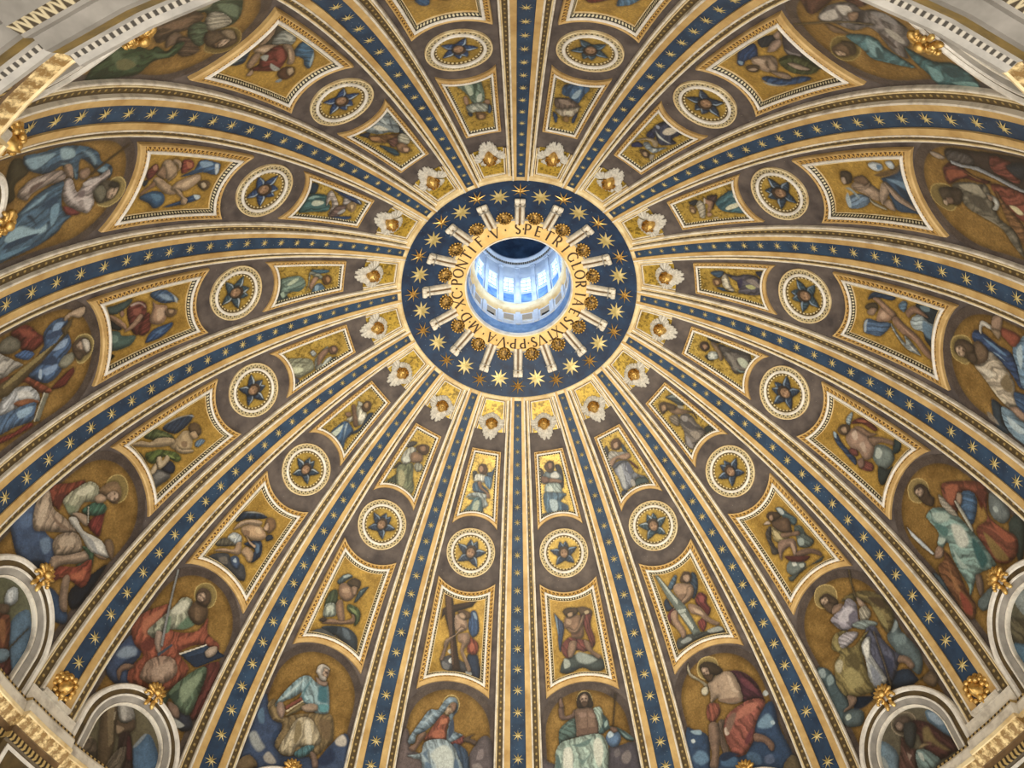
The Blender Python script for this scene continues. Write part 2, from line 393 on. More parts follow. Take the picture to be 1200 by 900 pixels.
def paint(root, base, X0, X1, Y0, Y1, cell, field, polys, ground, tags=None, h=.03, seed=0, light=(-.5, .8)):
    nx = int((X1 - X0) / cell) + 1; ny = int((Y1 - Y0) / cell) + 1
    gx, gy = np.meshgrid(np.linspace(X0, X1, nx), np.linspace(Y0, Y1, ny)); P = np.stack([gx.ravel(), gy.ravel()], -1)
    fld = field(P); N = len(P)
    col = ground(P); tag = np.full(N, 'g')
    names = dict(TAGS); names.update(tags or {})
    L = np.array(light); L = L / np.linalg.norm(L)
    polys = [e for q in polys for e in (face_strokes(q) if q[0] == 'e' else [q])]
    for i, (tg, colr, ang, pts) in enumerate(polys):
        q = np.asarray(pts, float)
        straight = tg.isupper(); tl = tg.lower()
        if not straight: q = smooth_poly(q)
        lo, hi = q.min(0), q.max(0)
        idx = np.where((P[:, 0] >= lo[0]) & (P[:, 0] <= hi[0]) & (P[:, 1] >= lo[1]) & (P[:, 1] <= hi[1]))[0]
        if not len(idx): continue
        ins = inside(P[idx], q)
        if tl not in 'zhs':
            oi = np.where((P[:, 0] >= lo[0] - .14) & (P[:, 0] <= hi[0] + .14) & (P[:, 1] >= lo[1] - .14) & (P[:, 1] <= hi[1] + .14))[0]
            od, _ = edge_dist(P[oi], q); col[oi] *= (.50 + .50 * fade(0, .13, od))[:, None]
        idx = idx[ins]
        if not len(idx): continue
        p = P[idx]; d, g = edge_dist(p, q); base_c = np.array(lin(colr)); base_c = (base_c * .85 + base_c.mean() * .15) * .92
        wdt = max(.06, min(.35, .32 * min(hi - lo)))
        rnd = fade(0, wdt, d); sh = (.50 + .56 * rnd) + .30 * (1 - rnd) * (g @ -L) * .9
        if ang is not None:
            a = math.radians(ang); u = p[:, 0] * math.cos(a) + p[:, 1] * math.sin(a)
            wv = vnoise(p[:, 0] * 1.6 + 9 * i, p[:, 1] * 1.6, seed + i) * 1.3
            lam = max(.16, min(.5, .30 * min(hi - lo)))
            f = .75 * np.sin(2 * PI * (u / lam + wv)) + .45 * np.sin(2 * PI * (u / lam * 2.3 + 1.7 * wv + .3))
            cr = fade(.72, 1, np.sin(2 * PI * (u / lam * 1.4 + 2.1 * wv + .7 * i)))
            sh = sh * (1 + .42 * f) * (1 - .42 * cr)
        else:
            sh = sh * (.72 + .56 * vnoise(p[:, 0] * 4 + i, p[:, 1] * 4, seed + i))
        if tl == 'h':
            rr = d < .05
            c = base_c[None] * np.where(rr, 1.7, .9)[:, None]
        else:
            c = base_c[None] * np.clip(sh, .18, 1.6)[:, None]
        if tl == 'z':
            al = np.ones(len(d)) if straight else fade(0, wdt * .55, d)
            col[idx] = col[idx] * (1 - al[:, None]) + base_c[None] * (.9 + .2 * vnoise(p[:, 0] * 5, p[:, 1] * 5, i))[:, None] * al[:, None]
        else: col[idx] = c; tag[idx] = tl
    inv = np.array(base.inverted()); W = P0(P[:, 0], P[:, 1], h) @ inv[:3, :3].T + inv[:3, 3]
    I = np.arange(N).reshape(ny, nx); Q = np.stack([I[:-1, :-1], I[:-1, 1:], I[1:, 1:], I[1:, :-1]], -1).reshape(-1, 4)
    Q = Q[fld[Q].all(1)]
    qt = tag[Q[:, 0]]
    cells = np.full((ny - 1) * (nx - 1), '-'); qi = np.where(fld[np.stack([I[:-1, :-1], I[:-1, 1:], I[1:, 1:], I[1:, :-1]], -1).reshape(-1, 4)].all(1))[0]
    cells[qi] = qt; cg = cells.reshape(ny - 1, nx - 1); lab = np.arange(cells.size).reshape(ny - 1, nx - 1)
    h_ = cg[:, 1:] == cg[:, :-1]; v_ = cg[1:] == cg[:-1]
    for _ in range(400):                                             # connected patches of one tag become one part each
        old = lab.copy()
        m = np.minimum(lab[:, 1:], lab[:, :-1]); lab[:, 1:] = np.where(h_, m, lab[:, 1:]); lab[:, :-1] = np.where(h_, np.minimum(lab[:, :-1], m), lab[:, :-1])
        m = np.minimum(lab[1:], lab[:-1]); lab[1:] = np.where(v_, m, lab[1:]); lab[:-1] = np.where(v_, np.minimum(lab[:-1], m), lab[:-1])
        lab = lab.ravel()[lab]
        if (lab == old).all(): break
    ql = lab.ravel()[qi]
    if (qt == 'g').any():                                            # crumbs stay in the ground
        u_, iv_, c_ = np.unique(ql, return_inverse=True, return_counts=True); qt = np.where((c_[iv_] < 14), 'g', qt)
    for tg in sorted(set(qt)):
        sel = qt == tg; labs, cnt = np.unique(ql[sel], return_counts=True)
        big = labs[cnt >= 14] if tg != 'g' else labs[:1]
        if not len(big): big = labs[[np.argmax(cnt)]]
        main = labs[np.argmax(cnt)] if tg != 'g' else labs[0]
        who = np.where(np.isin(ql, big) if tg != 'g' else np.zeros(len(ql), bool), ql, main)
        for lb in big:
            q = Q[sel & (who == lb)]; used, inv_i = np.unique(q, return_inverse=True); q = inv_i.reshape(-1, 4)
            nm = names[tg]; me = bpy.data.meshes.new(nm)
            me.vertices.add(len(used)); me.vertices.foreach_set('co', W[used].astype(np.float32).ravel())
            me.loops.add(q.size); me.loops.foreach_set('vertex_index', q.ravel().astype(np.int32))
            me.polygons.add(len(q)); me.polygons.foreach_set('loop_start', np.arange(0, q.size, 4, dtype=np.int32))
            ca = me.color_attributes.new('Col', 'FLOAT_COLOR', 'POINT')
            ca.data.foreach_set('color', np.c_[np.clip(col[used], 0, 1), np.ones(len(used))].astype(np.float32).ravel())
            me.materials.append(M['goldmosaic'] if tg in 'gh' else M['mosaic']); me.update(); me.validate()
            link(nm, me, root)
def gold_ground(P, seed=0, dark='86682f', lite='c8a556'):
    n = vnoise(P[:, 0] * 1.5, P[:, 1] * 1.5, seed, 4)[:, None]; n2 = vnoise(P[:, 0] * 14, P[:, 1] * 14, seed + 3, 2)[:, None]
    c = np.array(lin(dark)) * (1 - n) + np.array(lin(lite)) * n
    return c * (.78 + .44 * n2)

def decode(s):
    """'tag colour angle x,y x,y ...' lines, centimetres in bay coordinates -> polygons in metres"""
    out = []
    for line in s.strip().split('\n'):
        f = line.split(); tg, colr, an = f[0], f[1], f[2]
        pts = [tuple(float(v) / 100 for v in q.split(',')) for q in f[3:]]
        out.append((tg, colr, None if an == '-' else float(an), pts))
    return out
PIC = {}
PIC['L0'] = decode('''
c 3f4a4a - -116,1098 -85,1158 -11,1180 76,1168 149,1124 142,1071 77,1067 18,1099 -56,1077 -103,1078
z 8f9a96 - -19,1181 16,1200 76,1168 118,1130 52,1109 -9,1133
z 9fa8a0 - -88,1166 -54,1154 -51,1115 -92,1104
z 20303c - -108,1097 -47,1083 13,1115 -43,1114 -62,1155 -61,1100
w 35486a 0 -112,1434 -87,1404 -60,1361 -78,1283 -99,1206 -108,1238 -104,1333
z 6f8aa0 - -110,1430 -96,1397 -100,1301 -106,1333
k 6f3834 10 45,1411 96,1419 119,1407 100,1338 114,1264 112,1225 90,1213 69,1295
r 7a3f3a 30 -94,1221 -82,1252 -37,1286 10,1272 71,1247 98,1211 46,1188 -8,1204 -53,1162 -83,1181
f 8a6a52 - -46,1407 -10,1427 44,1403 53,1354 54,1298 33,1269 -21,1284 -25,1317 -61,1353
z a98a6e - -43,1399 -8,1386 -20,1356 -47,1367
z 6a4c3c - -25,1317 34,1332 35,1284 -13,1283
f 97775e - -38,1342 0,1321 38,1364 67,1424 78,1414 43,1339 6,1305 -33,1318
f 94755f - -41,1255 -1,1258 -7,1211 -36,1168 -59,1178
f 94755f - 48,1259 78,1238 95,1188 137,1150 119,1137 70,1185 51,1219
f 4a3826 - -58,1441 -30,1462 19,1459 41,1444 21,1415 -30,1405
f 9c8064 - -31,1426 -1,1434 0,1410 -26,1405
f 5f4a36 - 34,1453 76,1454 114,1432 119,1407 86,1412 53,1410
z b09a78 - 72,1427 97,1431 103,1413 77,1406
''')
PIC['L15'] = decode('''
c 4a4a50 - -95,1131 -59,1161 -19,1166 48,1136 136,1130 144,1053 71,1077 0,1076 -72,1081
z d8dad8 - -50,1139 -30,1159 -8,1141 -23,1119 -44,1122
z c2c6c6 - -62,1187 -45,1206 -23,1193 -40,1171
z 6f7074 - -87,1133 -36,1110 -40,1078 -77,1084
c 23334c - 66,1185 123,1183 144,1053 94,1079 65,1130
z aab0b0 - 58,1083 85,1094 103,1069 72,1065
w 2f4f7a 10 51,1438 84,1442 109,1372 111,1317 78,1289 46,1349
z 7f98b0 - 60,1439 85,1434 98,1395 77,1401
O 3f2d22 - -121,1517 -76,1525 -60,1467 83,1515 55,1471 -46,1425 -31,1315 30,1088 -16,1074 -61,1294 -108,1398 -125,1371 -125,1427 -107,1446
Z 5a4334 - -116,1509 -83,1516 -13,1113 -21,1112 -94,1416
k 7f3a2a 20 62,1287 105,1268 124,1238 114,1190 65,1193 53,1231
z a85a40 - 73,1265 101,1236 88,1203 71,1217
f a98c74 - -42,1401 -3,1415 34,1380 40,1333 -6,1311 -32,1323
z 7d6250 - -4,1359 29,1355 26,1315 -6,1311
f a98c74 - 24,1331 -5,1303 -47,1257 -66,1214 -86,1211 -79,1252 -28,1291 -1,1335
f 9f8068 - -8,1294 51,1310 65,1264 39,1213 43,1183 72,1139 93,1095 74,1085 47,1144 17,1195 19,1243 -3,1255
z c4a88e - 23,1211 47,1183 68,1139 49,1160
f 5a4430 - -30,1431 1,1444 44,1434 52,1406 25,1387 -2,1407
f a58a70 - -23,1412 -1,1428 22,1411 17,1390 -9,1394
f 7a6250 - -95,1162 -76,1228 -66,1214 -79,1134 -99,1131
''')
PIC['L1'] = decode('''
c 4a4e4c - -140,1114 -89,1130 -5,1114 71,1099 127,1100 142,1050 62,1077 -46,1079 -141,1063
z 8f9694 - -120,1107 -67,1117 -51,1089 -106,1084
z 9aa09c - 48,1109 119,1103 141,1067 63,1081
w 2f4358 20 93,1444 115,1429 108,1373 73,1317 40,1306 55,1371
w 4f6a80 20 -66,1432 -10,1473 3,1458 -37,1411 -67,1406
w 27364a - -129,1348 -103,1365 -95,1317 -86,1296 -132,1296
k 6a2c2c 20 56,1299 94,1321 125,1284 109,1248 119,1208 87,1178 72,1229 50,1265
z 8f4644 - 78,1306 109,1292 93,1255 73,1273
k 7a3632 10 20,1173 68,1178 60,1138 29,1108 15,1140
r 6a3034 - -137,1271 -93,1299 -87,1270 -129,1233 -118,1193 -140,1228
f a5866c - -34,1419 5,1420 65,1384 64,1340 32,1309 -21,1296 -67,1297 -73,1327 -39,1340 -47,1388
z 7f6450 - -30,1363 29,1346 -14,1311 -46,1325
f a5866c - 43,1376 67,1356 35,1317 -40,1295 -81,1285 -82,1303 4,1331
f 9f8068 - 3,1286 55,1255 78,1200 96,1157 133,1114 111,1107 67,1153 40,1199 0,1234
z c0a488 - 20,1261 61,1225 64,1189 23,1224
f 9f8068 - -111,1279 -65,1279 -84,1233 -69,1157 -77,1125 -102,1118 -106,1154 -125,1222
f 5a4430 - 23,1449 56,1470 86,1452 86,1420 61,1395 29,1410 12,1426
f a98c74 - 42,1449 73,1444 75,1416 51,1405 36,1425
O 74807a - -119,1518 -101,1515 -53,1373 -16,1285 11,1107 -34,1108 -71,1263 -100,1373
Z a8b2aa - -108,1509 -98,1500 -46,1325 -60,1312
Z a9b3ab - -69,1280 -22,1270 -25,1253 -69,1258
Z b0b8b0 - -63,1251 -36,1249 -16,1153 -30,1141
''')
PIC['L14'] = decode('''
c 35404a - -93,1099 -34,1134 59,1156 127,1121 147,1042 97,1058 3,1089 -54,1073
c 55585a - -151,1038 -90,1092 -5,1086 46,1073 -33,1066 -106,1042
z 1b2832 - -78,1106 -10,1144 5,1107 -42,1088
z 566470 - 16,1147 62,1148 98,1102 56,1094
w 4a5c62 30 -110,1374 -94,1422 -65,1445 -34,1442 -58,1408 -87,1367
z 9aa8a8 - -92,1419 -65,1445 -44,1442 -77,1408
w 394a50 20 33,1331 38,1387 78,1426 73,1393 52,1330 35,1305
z 6f807f - 33,1376 72,1418 52,1375
k 3d4a34 10 -131,1230 -126,1303 -90,1329 -60,1263 -81,1245 -111,1204
k 4a5a38 20 6,1284 60,1288 96,1258 102,1208 84,1183 66,1229 11,1250
z 7a8a58 - 13,1269 59,1270 79,1243 38,1253
r 8f9a90 10 -117,1175 -120,1226 -84,1252 -55,1239 -40,1193 -76,1168 -103,1155
z b4bcb0 - -114,1212 -89,1241 -63,1226 -85,1190
f 8f7058 - -85,1341 -75,1382 -4,1396 22,1380 22,1335 -8,1295 -58,1300
z ab8c70 - -69,1348 -33,1374 -12,1347 -51,1329
f 8f7058 - -64,1270 -39,1290 1,1228 20,1183 3,1159 -32,1196 -55,1230
f 94745a - -102,1121 -57,1168 4,1177 53,1215 44,1237 63,1236 78,1198 26,1168 -60,1131
f 4a3c2c - -51,1393 -23,1438 22,1435 31,1402 17,1369 -6,1377
f 957860 - -17,1381 15,1395 24,1354 8,1347
f 3a3028 - -124,1128 -107,1153 -79,1153 -96,1128
''')
PIC['L2'] = decode('''
c 6a7470 - -88,1181 -48,1187 -11,1158 7,1118 -34,1104 -89,1110 -107,1150
z c4c8c0 - -57,1175 -34,1167 -38,1143 -61,1152
z a8b0a8 - -27,1144 -1,1133 -8,1112 -32,1120
c 4a524e - -119,1122 -56,1103 21,1098 114,1086 84,1075 -13,1106 -113,1091
w 4a6068 30 65,1462 94,1446 105,1398 124,1334 87,1319 68,1382 63,1424
z aab4b4 - 68,1459 92,1443 90,1406 64,1414
k 4a4440 10 -81,1389 -36,1411 -29,1395 -67,1350 -77,1301 -71,1259 -118,1276 -102,1320
k 55605c 20 82,1313 118,1292 113,1240 127,1183 85,1173 35,1213 51,1255
z 8f9c98 - 51,1255 87,1235 69,1203 38,1215
z 3a4644 - 85,1292 120,1271 107,1245 78,1261
f 5c4634 - -4,1423 54,1403 87,1366 65,1318 50,1302 7,1338 -15,1374
r 9a8a5a 20 -24,1401 -7,1359 23,1296 -25,1288 -60,1334
z b8a878 - -27,1384 -11,1342 -22,1305 -44,1340
f 8a6c56 - -4,1337 50,1302 86,1282 78,1261 36,1286 -6,1311
f 8f7260 - -50,1308 8,1290 40,1255 -2,1187 -22,1194 -8,1247 -58,1249 -92,1220 -91,1246
z a88c78 - 6,1264 20,1243 -5,1190 -16,1207
f 7f6250 - 4,1201 68,1177 114,1122 108,1091 68,1141 -2,1169
k 5c2c28 - -66,1227 3,1175 52,1136 10,1133 -53,1181
f 4a3826 - -9,1466 27,1470 62,1435 59,1408 31,1413 -4,1423
f 97785e - 3,1455 24,1448 15,1426 -5,1428
f b09a88 - -52,1442 -20,1441 -15,1417 -41,1429
''')
PIC['L13'] = decode('''
c 44464c - -133,1039 -114,1090 -52,1140 -10,1129 65,1150 119,1093 71,1066 -15,1072 -82,1054
z 6f6860 - -82,1089 -49,1125 -15,1098 -47,1073
z 33363c - -131,1049 -92,1090 -64,1068 -105,1044
c 3c5070 - -25,1134 1,1165 37,1147 46,1110 8,1107
z a0b0c0 - -7,1131 0,1154 24,1137 8,1125
w 26364c 20 -132,1302 -131,1360 -96,1396 -30,1434 8,1441 -25,1404 -87,1351 -115,1308
z b0b4b0 - -128,1358 -95,1406 -37,1442 -3,1442 -42,1423 -95,1382
w 1f2a38 - 70,1358 91,1383 112,1371 89,1335
k 243652 20 -9,1239 28,1296 64,1315 98,1286 113,1242 94,1190 71,1218 60,1256
z 4f6a88 - 37,1284 67,1299 95,1265 81,1244
r a8b0b4 20 -112,1208 -95,1250 -50,1261 -26,1234 -54,1193 -87,1193
z d0d4d0 - -106,1214 -90,1245 -64,1240 -84,1214
r 5f5a4c 10 -146,1143 -126,1188 -85,1203 -48,1198 -127,1128
f b0906c - -78,1293 -49,1346 0,1377 65,1363 65,1326 15,1285 -42,1276
z c8aa84 - -20,1351 5,1371 42,1354 16,1333
z 86684e - -61,1298 -25,1319 -12,1292 -42,1276
f bfa284 - -111,1255 -103,1319 -54,1375 -5,1401 0,1377 -62,1335 -91,1282
f b89878 - -123,1100 -95,1141 -40,1177 -45,1219 -26,1234 6,1196 -3,1170 -54,1143
f b0906c - 6,1196 13,1238 63,1240 89,1196 72,1179 44,1189
f b89878 - -25,1281 24,1274 53,1278 56,1262 12,1264
f 7a5c3c - 15,1409 14,1447 45,1462 79,1441 83,1406 67,1374
f b8987a - 24,1387 28,1419 49,1407 57,1385 39,1376
''')
PIC['L3'] = decode('''
c 6f7c78 - -9,1207 48,1214 78,1173 82,1119 43,1089 -24,1107 -36,1158
z aeb8b0 - -2,1197 47,1204 47,1166 11,1156 -11,1172
c 2c3634 - -37,1147 -19,1101 13,1082 -51,1072 -102,1078 -99,1109
c 2a3a3c - 101,1129 149,1134 156,1100 107,1085 74,1106
w 2f4668 20 -39,1454 -31,1429 -59,1376 -80,1277 -112,1257 -105,1310 -90,1367 -77,1414
z 8fa4b0 - -32,1458 -30,1435 -57,1420 -57,1440
w 8f9ea4 20 66,1421 117,1411 117,1397 69,1389 42,1390
k 6a3428 20 65,1383 103,1372 140,1323 131,1246 109,1253 103,1326
z 8f5038 - 96,1369 128,1328 121,1306 96,1350
r 7a4038 10 -108,1240 -62,1229 -45,1181 -76,1162 -102,1195
r 6a3a34 - -65,1333 -27,1307 -57,1271 -77,1298
f 9a7c68 - -22,1377 33,1376 69,1337 69,1272 37,1218 -24,1203 -56,1233 -37,1282 -47,1334
z c4ac98 - 15,1363 52,1348 22,1314 -6,1328
z b8a08c - -4,1300 28,1279 -14,1238 -29,1258
f 94765e - 56,1265 97,1220 126,1141 107,1132 81,1193 43,1221
f 8a6c56 - 61,1362 85,1326 87,1271 105,1233 68,1262 58,1313
f 5a4632 - -11,1440 28,1431 52,1395 33,1376 -9,1384 -21,1415
f a08468 - 8,1426 32,1404 10,1384 -5,1405
f 86685a - -87,1262 -54,1243 -81,1217 -109,1229
''')
PIC['L12'] = decode('''
c 5a5a5a - 48,1066 54,1121 103,1160 133,1151 128,1075 126,1027
z 7a7874 - 58,1079 71,1131 110,1146 98,1084
c 3a3e40 - -156,1013 -118,1042 -64,1081 18,1074 77,1058 -37,1047
c 232a3a - 58,1138 57,1197 103,1209 125,1177 92,1147
w 2c3a50 20 -117,1239 -118,1315 -91,1388 -79,1421 -53,1400 -40,1326 -56,1277
z a4aeb4 - -122,1231 -125,1317 -100,1392 -74,1428 -57,1421 -88,1387 -110,1311
w 5f7a94 20 64,1370 67,1408 92,1423 99,1380 84,1359
k 4f5a34 20 -142,1128 -140,1193 -82,1251 -31,1274 -63,1204 -109,1150
z 7a8250 - -130,1188 -76,1248 -46,1253 -99,1202
k 56662e 10 -61,1098 -43,1146 -29,1177 39,1247 85,1259 89,1228 18,1181 14,1115 -24,1088
z 86964e - -6,1184 42,1226 71,1228 28,1194
f b09870 - -21,1288 -30,1341 2,1373 60,1352 85,1309 38,1257 -7,1233 -23,1260
z 8a7050 - 7,1303 32,1338 60,1313 33,1289
f bca47e - -148,1047 -133,1105 -96,1144 -86,1196 -36,1267 -5,1261 -27,1205 -69,1140 -112,1086
f bca47e - 12,1271 46,1282 87,1337 100,1330 71,1278 35,1254
f c4b08c - 37,1122 -1,1143 8,1167 32,1163 22,1198 51,1201 62,1155 59,1128
f c0ac8c - 36,1073 19,1122 49,1114 58,1079
f 5f4a30 - -35,1372 -36,1411 -3,1434 39,1427 42,1392 8,1370
f a88c68 - 4,1363 10,1398 47,1399 45,1370
''')
PIC['L4'] = decode('''
c 22303a - 145,1167 160,1101 159,1020 71,1051 -53,1049 -30,1110 25,1131 82,1167
z 5f7884 - 135,1151 152,1101 124,1093 110,1134
w 2a4260 30 75,1436 113,1418 134,1375 138,1283 112,1300 106,1359 97,1401
w 4f6f94 20 -105,1450 -55,1454 -28,1434 -24,1382 -11,1306 -52,1320 -99,1359 -108,1410
z a4b4c0 - -55,1454 -31,1434 -67,1438 -100,1437 -105,1450
c 5a7a94 20 95,1267 128,1241 128,1217 86,1225 72,1242
f a88468 - 0,1384 57,1359 50,1283 26,1283 -1,1315 -20,1357 -24,1382
z c2a084 - 3,1375 44,1351 20,1325 -9,1349
f a88468 - 91,1410 101,1376 71,1317 50,1283 28,1300 52,1351 74,1385
f a07c62 - 4,1299 37,1274 12,1231 -5,1188 -28,1144 -69,1089 -97,1043 -116,1049 -106,1101 -56,1175 -41,1244
z c09a7c - 5,1273 -14,1213 -42,1160 -39,1194
f 97745c - 78,1225 123,1184 110,1134 91,1101 86,1134 87,1175 52,1208
r a8b8bc 20 39,1199 82,1167 86,1134 68,1100 65,1067 10,1089 9,1130 6,1180
z 5f7f98 - 71,1134 66,1084 68,1059 -14,1070 -15,1112 22,1140
r 9fa8a8 20 -23,1305 -48,1286 -84,1249 -105,1220 -116,1184 -116,1125 -83,1163 -53,1209 -51,1226 -87,1214 -55,1260 -12,1298
z d0d0c8 - -36,1296 -58,1268 -71,1258 -48,1286
z d0d0c8 - -81,1198 -103,1152 -108,1126 -109,1168
f 4f4432 - 28,1453 54,1436 71,1393 52,1376 30,1393 20,1427
f 9c8068 - 7,1440 35,1419 41,1385 3,1401 -5,1426
''')
PIC['L5'] = decode('''
c 35506c - 48,1199 72,1126 147,1027 62,1034 -50,1031 -124,1014 -125,1089 -118,1177 -61,1194 26,1194
z 6a8aa4 - 48,1183 44,1110 19,1054 -23,1050 1,1115
z 24384c - 28,1148 -12,1090 -81,1073 -57,1124
z 6f5a3c - 70,1234 109,1107 118,1058 73,1096 48,1199
c c4ccd0 - 122,1233 133,1200 122,1161 96,1167 85,1203 100,1230
c b8c4cc - 134,1132 138,1099 109,1096 97,1121 112,1136
z 5f7f9c - 122,1191 115,1161 93,1180 92,1199
w 6f8aa4 20 -110,1440 -64,1430 -42,1404 -35,1354 -57,1308 -87,1328 -110,1377
z a8bcc8 - -56,1447 -23,1416 -80,1420 -110,1432 -103,1449
f a08870 - 11,1380 41,1327 25,1279 -12,1242 -33,1221 -71,1252 -64,1296 -35,1330 -12,1375
z bca28a - 7,1374 10,1318 -20,1277 -27,1311 -4,1364
f 6f5844 - 49,1354 63,1292 25,1272 10,1294 26,1342
f a88f78 - -4,1372 3,1313 25,1272 3,1290 -12,1336
f b09880 - 11,1220 30,1184 -2,1169 -40,1200 -92,1245 -64,1256
f a8907a - 26,1194 -2,1161 -43,1133 -89,1084 -110,1084 -93,1122 -60,1170 -10,1188
f a08870 - -85,1242 -61,1202 -104,1188 -119,1193 -113,1222
r b0a890 - -46,1311 -72,1299 -110,1236 -115,1253 -87,1305
f 4a4034 - 82,1408 92,1379 72,1350 26,1373 20,1408 43,1420
f a89480 - 51,1420 58,1397 27,1400 20,1420
z 93a4a8 - -3,1427 4,1392 -50,1360 -65,1375 -27,1398
''')
PIC['L6'] = decode('''
c 4a4448 - 155,1026 98,1049 1,1083 -25,1134 7,1170 57,1154
z 827a78 - 57,1154 23,1140 -6,1111 -20,1147 16,1169
c 3a4a3a - -17,1106 -79,1051 -102,1060 -87,1133 -31,1142
w 24406a 20 107,1413 137,1354 134,1254 90,1287 69,1326 79,1384 65,1424 81,1443
z 7f9ab0 - 99,1419 80,1404 67,1427 83,1436
w 2f4f78 20 -34,1419 -34,1378 -80,1316 -99,1222 -128,1190 -121,1305 -82,1397
z a4b8c4 - -42,1433 -55,1415 -94,1371 -110,1311 -112,1362 -80,1424
k 2a3038 20 143,1211 129,1122 91,1166 99,1244
k 4a5030 20 16,1236 11,1156 -40,1116 -95,1107 -107,1175 -71,1247 -20,1262
f 9a8270 - 69,1245 99,1184 104,1119 77,1136 58,1201
f 9a8270 - 129,1122 136,1072 104,1109 106,1135
f a08870 - 74,1355 69,1306 40,1245 1,1265 -27,1310 -13,1362 36,1380
z bca48c - 69,1356 57,1312 21,1309 30,1348
z 6f5c48 - 36,1320 30,1267 -3,1300 -3,1340
f a89078 - 42,1271 -8,1287 -39,1325 -24,1337 21,1309
f a8927c - -18,1221 -31,1189 -77,1150 -84,1167 -58,1212
f 97806a - -21,1343 -53,1283 -87,1276 -80,1316
f 5a4834 - 55,1416 48,1384 27,1362 6,1399 22,1430 43,1432
f a08a72 - 37,1430 33,1394 15,1387 18,1414
''')
PIC['L9'] = decode('''
c 4a4438 - -128,1028 -157,1031 -158,1131 -93,1193 -33,1143
w 27384c 20 104,1072 49,1066 -14,1074 -83,1049 -19,1087 63,1142 96,1119
z 7f8a80 - 105,1069 84,1084 41,1132 72,1116 113,1093
w 3f6a8c 20 -68,1314 -138,1278 -135,1358 -101,1423 -48,1471 -45,1432 -69,1386
z a4b8bc - -60,1441 -127,1381 -104,1428 -56,1469
r 8a8f88 20 -71,1147 -136,1126 -139,1224 -95,1253 -83,1210 -63,1189
z b8b8ac - -131,1134 -136,1219 -103,1230
f a08468 - -29,1111 -88,1082 -120,1051 -141,1057 -109,1108 -47,1133
f a88c6e - -4,1116 -39,1135 -66,1195 -55,1231 -11,1215 10,1146
z c0a688 - -7,1123 -41,1171 -52,1205 -14,1191
k 6a3028 20 16,1194 -55,1191 -77,1238 -51,1298 5,1338 45,1332 83,1244 90,1205 49,1220
z 8a4438 - -41,1221 -72,1246 -23,1319 11,1306
z 9a9c94 - 13,1180 -11,1215 22,1242 26,1213
z 9a9c94 - 20,1268 20,1308 25,1355 47,1336 43,1295
f a08468 - -77,1218 -95,1253 -66,1327 -30,1370 -10,1348 -51,1298
z c0a484 - -78,1258 -71,1300 -38,1348 -36,1325
f 94785c - 78,1170 20,1141 2,1165 33,1197 82,1204
f a08468 - 118,1221 85,1218 99,1246 118,1241
f 5a3c28 - 44,1352 4,1358 -8,1401 19,1440 57,1430 64,1388
f b09878 - 13,1379 -8,1392 8,1425 33,1423
z 8494a0 - 90,1391 64,1398 66,1421 86,1417
''')
PIC['L10'] = decode('''
c 2f5478 - 72,1105 44,1152 46,1214 78,1251 113,1251 132,1213 103,1171
z 4f7898 - 54,1157 57,1218 85,1239 98,1206
c 1c2a38 - -10,1081 -16,1116 12,1114 11,1099
w 3f6690 20 -34,1287 -72,1343 -124,1351 -116,1458 -88,1483 -50,1481 -60,1397 -43,1344
z 7f9fbc - -116,1348 -121,1416 -100,1436 -81,1385
z c0ccd4 - -107,1440 -113,1464 -74,1488 -51,1485 -57,1470
w 2f5480 20 127,1264 107,1310 94,1350 79,1375 64,1407 63,1445 85,1448 108,1387 125,1302
z b8c8d0 - 60,1405 61,1445 77,1456 89,1434
k 8a4034 20 -77,1263 -119,1253 -121,1299 -93,1331 -64,1317 -49,1287
z b06a48 - -113,1273 -107,1315 -78,1324 -78,1301
k 6a3430 20 -51,1082 -84,1093 -101,1114 -70,1143 -35,1135 -16,1116
z a0705c - -84,1101 -98,1119 -70,1139 -63,1120
f b89c7c - -83,1154 -115,1150 -118,1186 -83,1237 -55,1253 -20,1241 -20,1211
f 97785c - -49,1143 -90,1157 -55,1192 -20,1203 -35,1158
f b89c7c - -15,1139 -31,1160 1,1229 30,1282 58,1303 57,1249 14,1175
f 97745a - 51,1100 12,1130 -8,1150 14,1168 33,1140 55,1113
f b09474 - -6,1226 -48,1249 -77,1263 -112,1243 -125,1204 -111,1198 -84,1244 -34,1257
f b89c7c - 37,1270 1,1275 -20,1310 -48,1373 -41,1396 -16,1406 21,1378 44,1335
z d0b490 - 8,1309 -29,1352 -37,1386 0,1367 29,1336
f b89c7c - 30,1289 44,1327 72,1356 86,1386 115,1383 108,1356 79,1344 58,1311
f 6a5438 - 6,1402 -17,1421 -12,1463 17,1478 37,1456
f c4b090 - 2,1419 -7,1438 14,1461 26,1443
''')
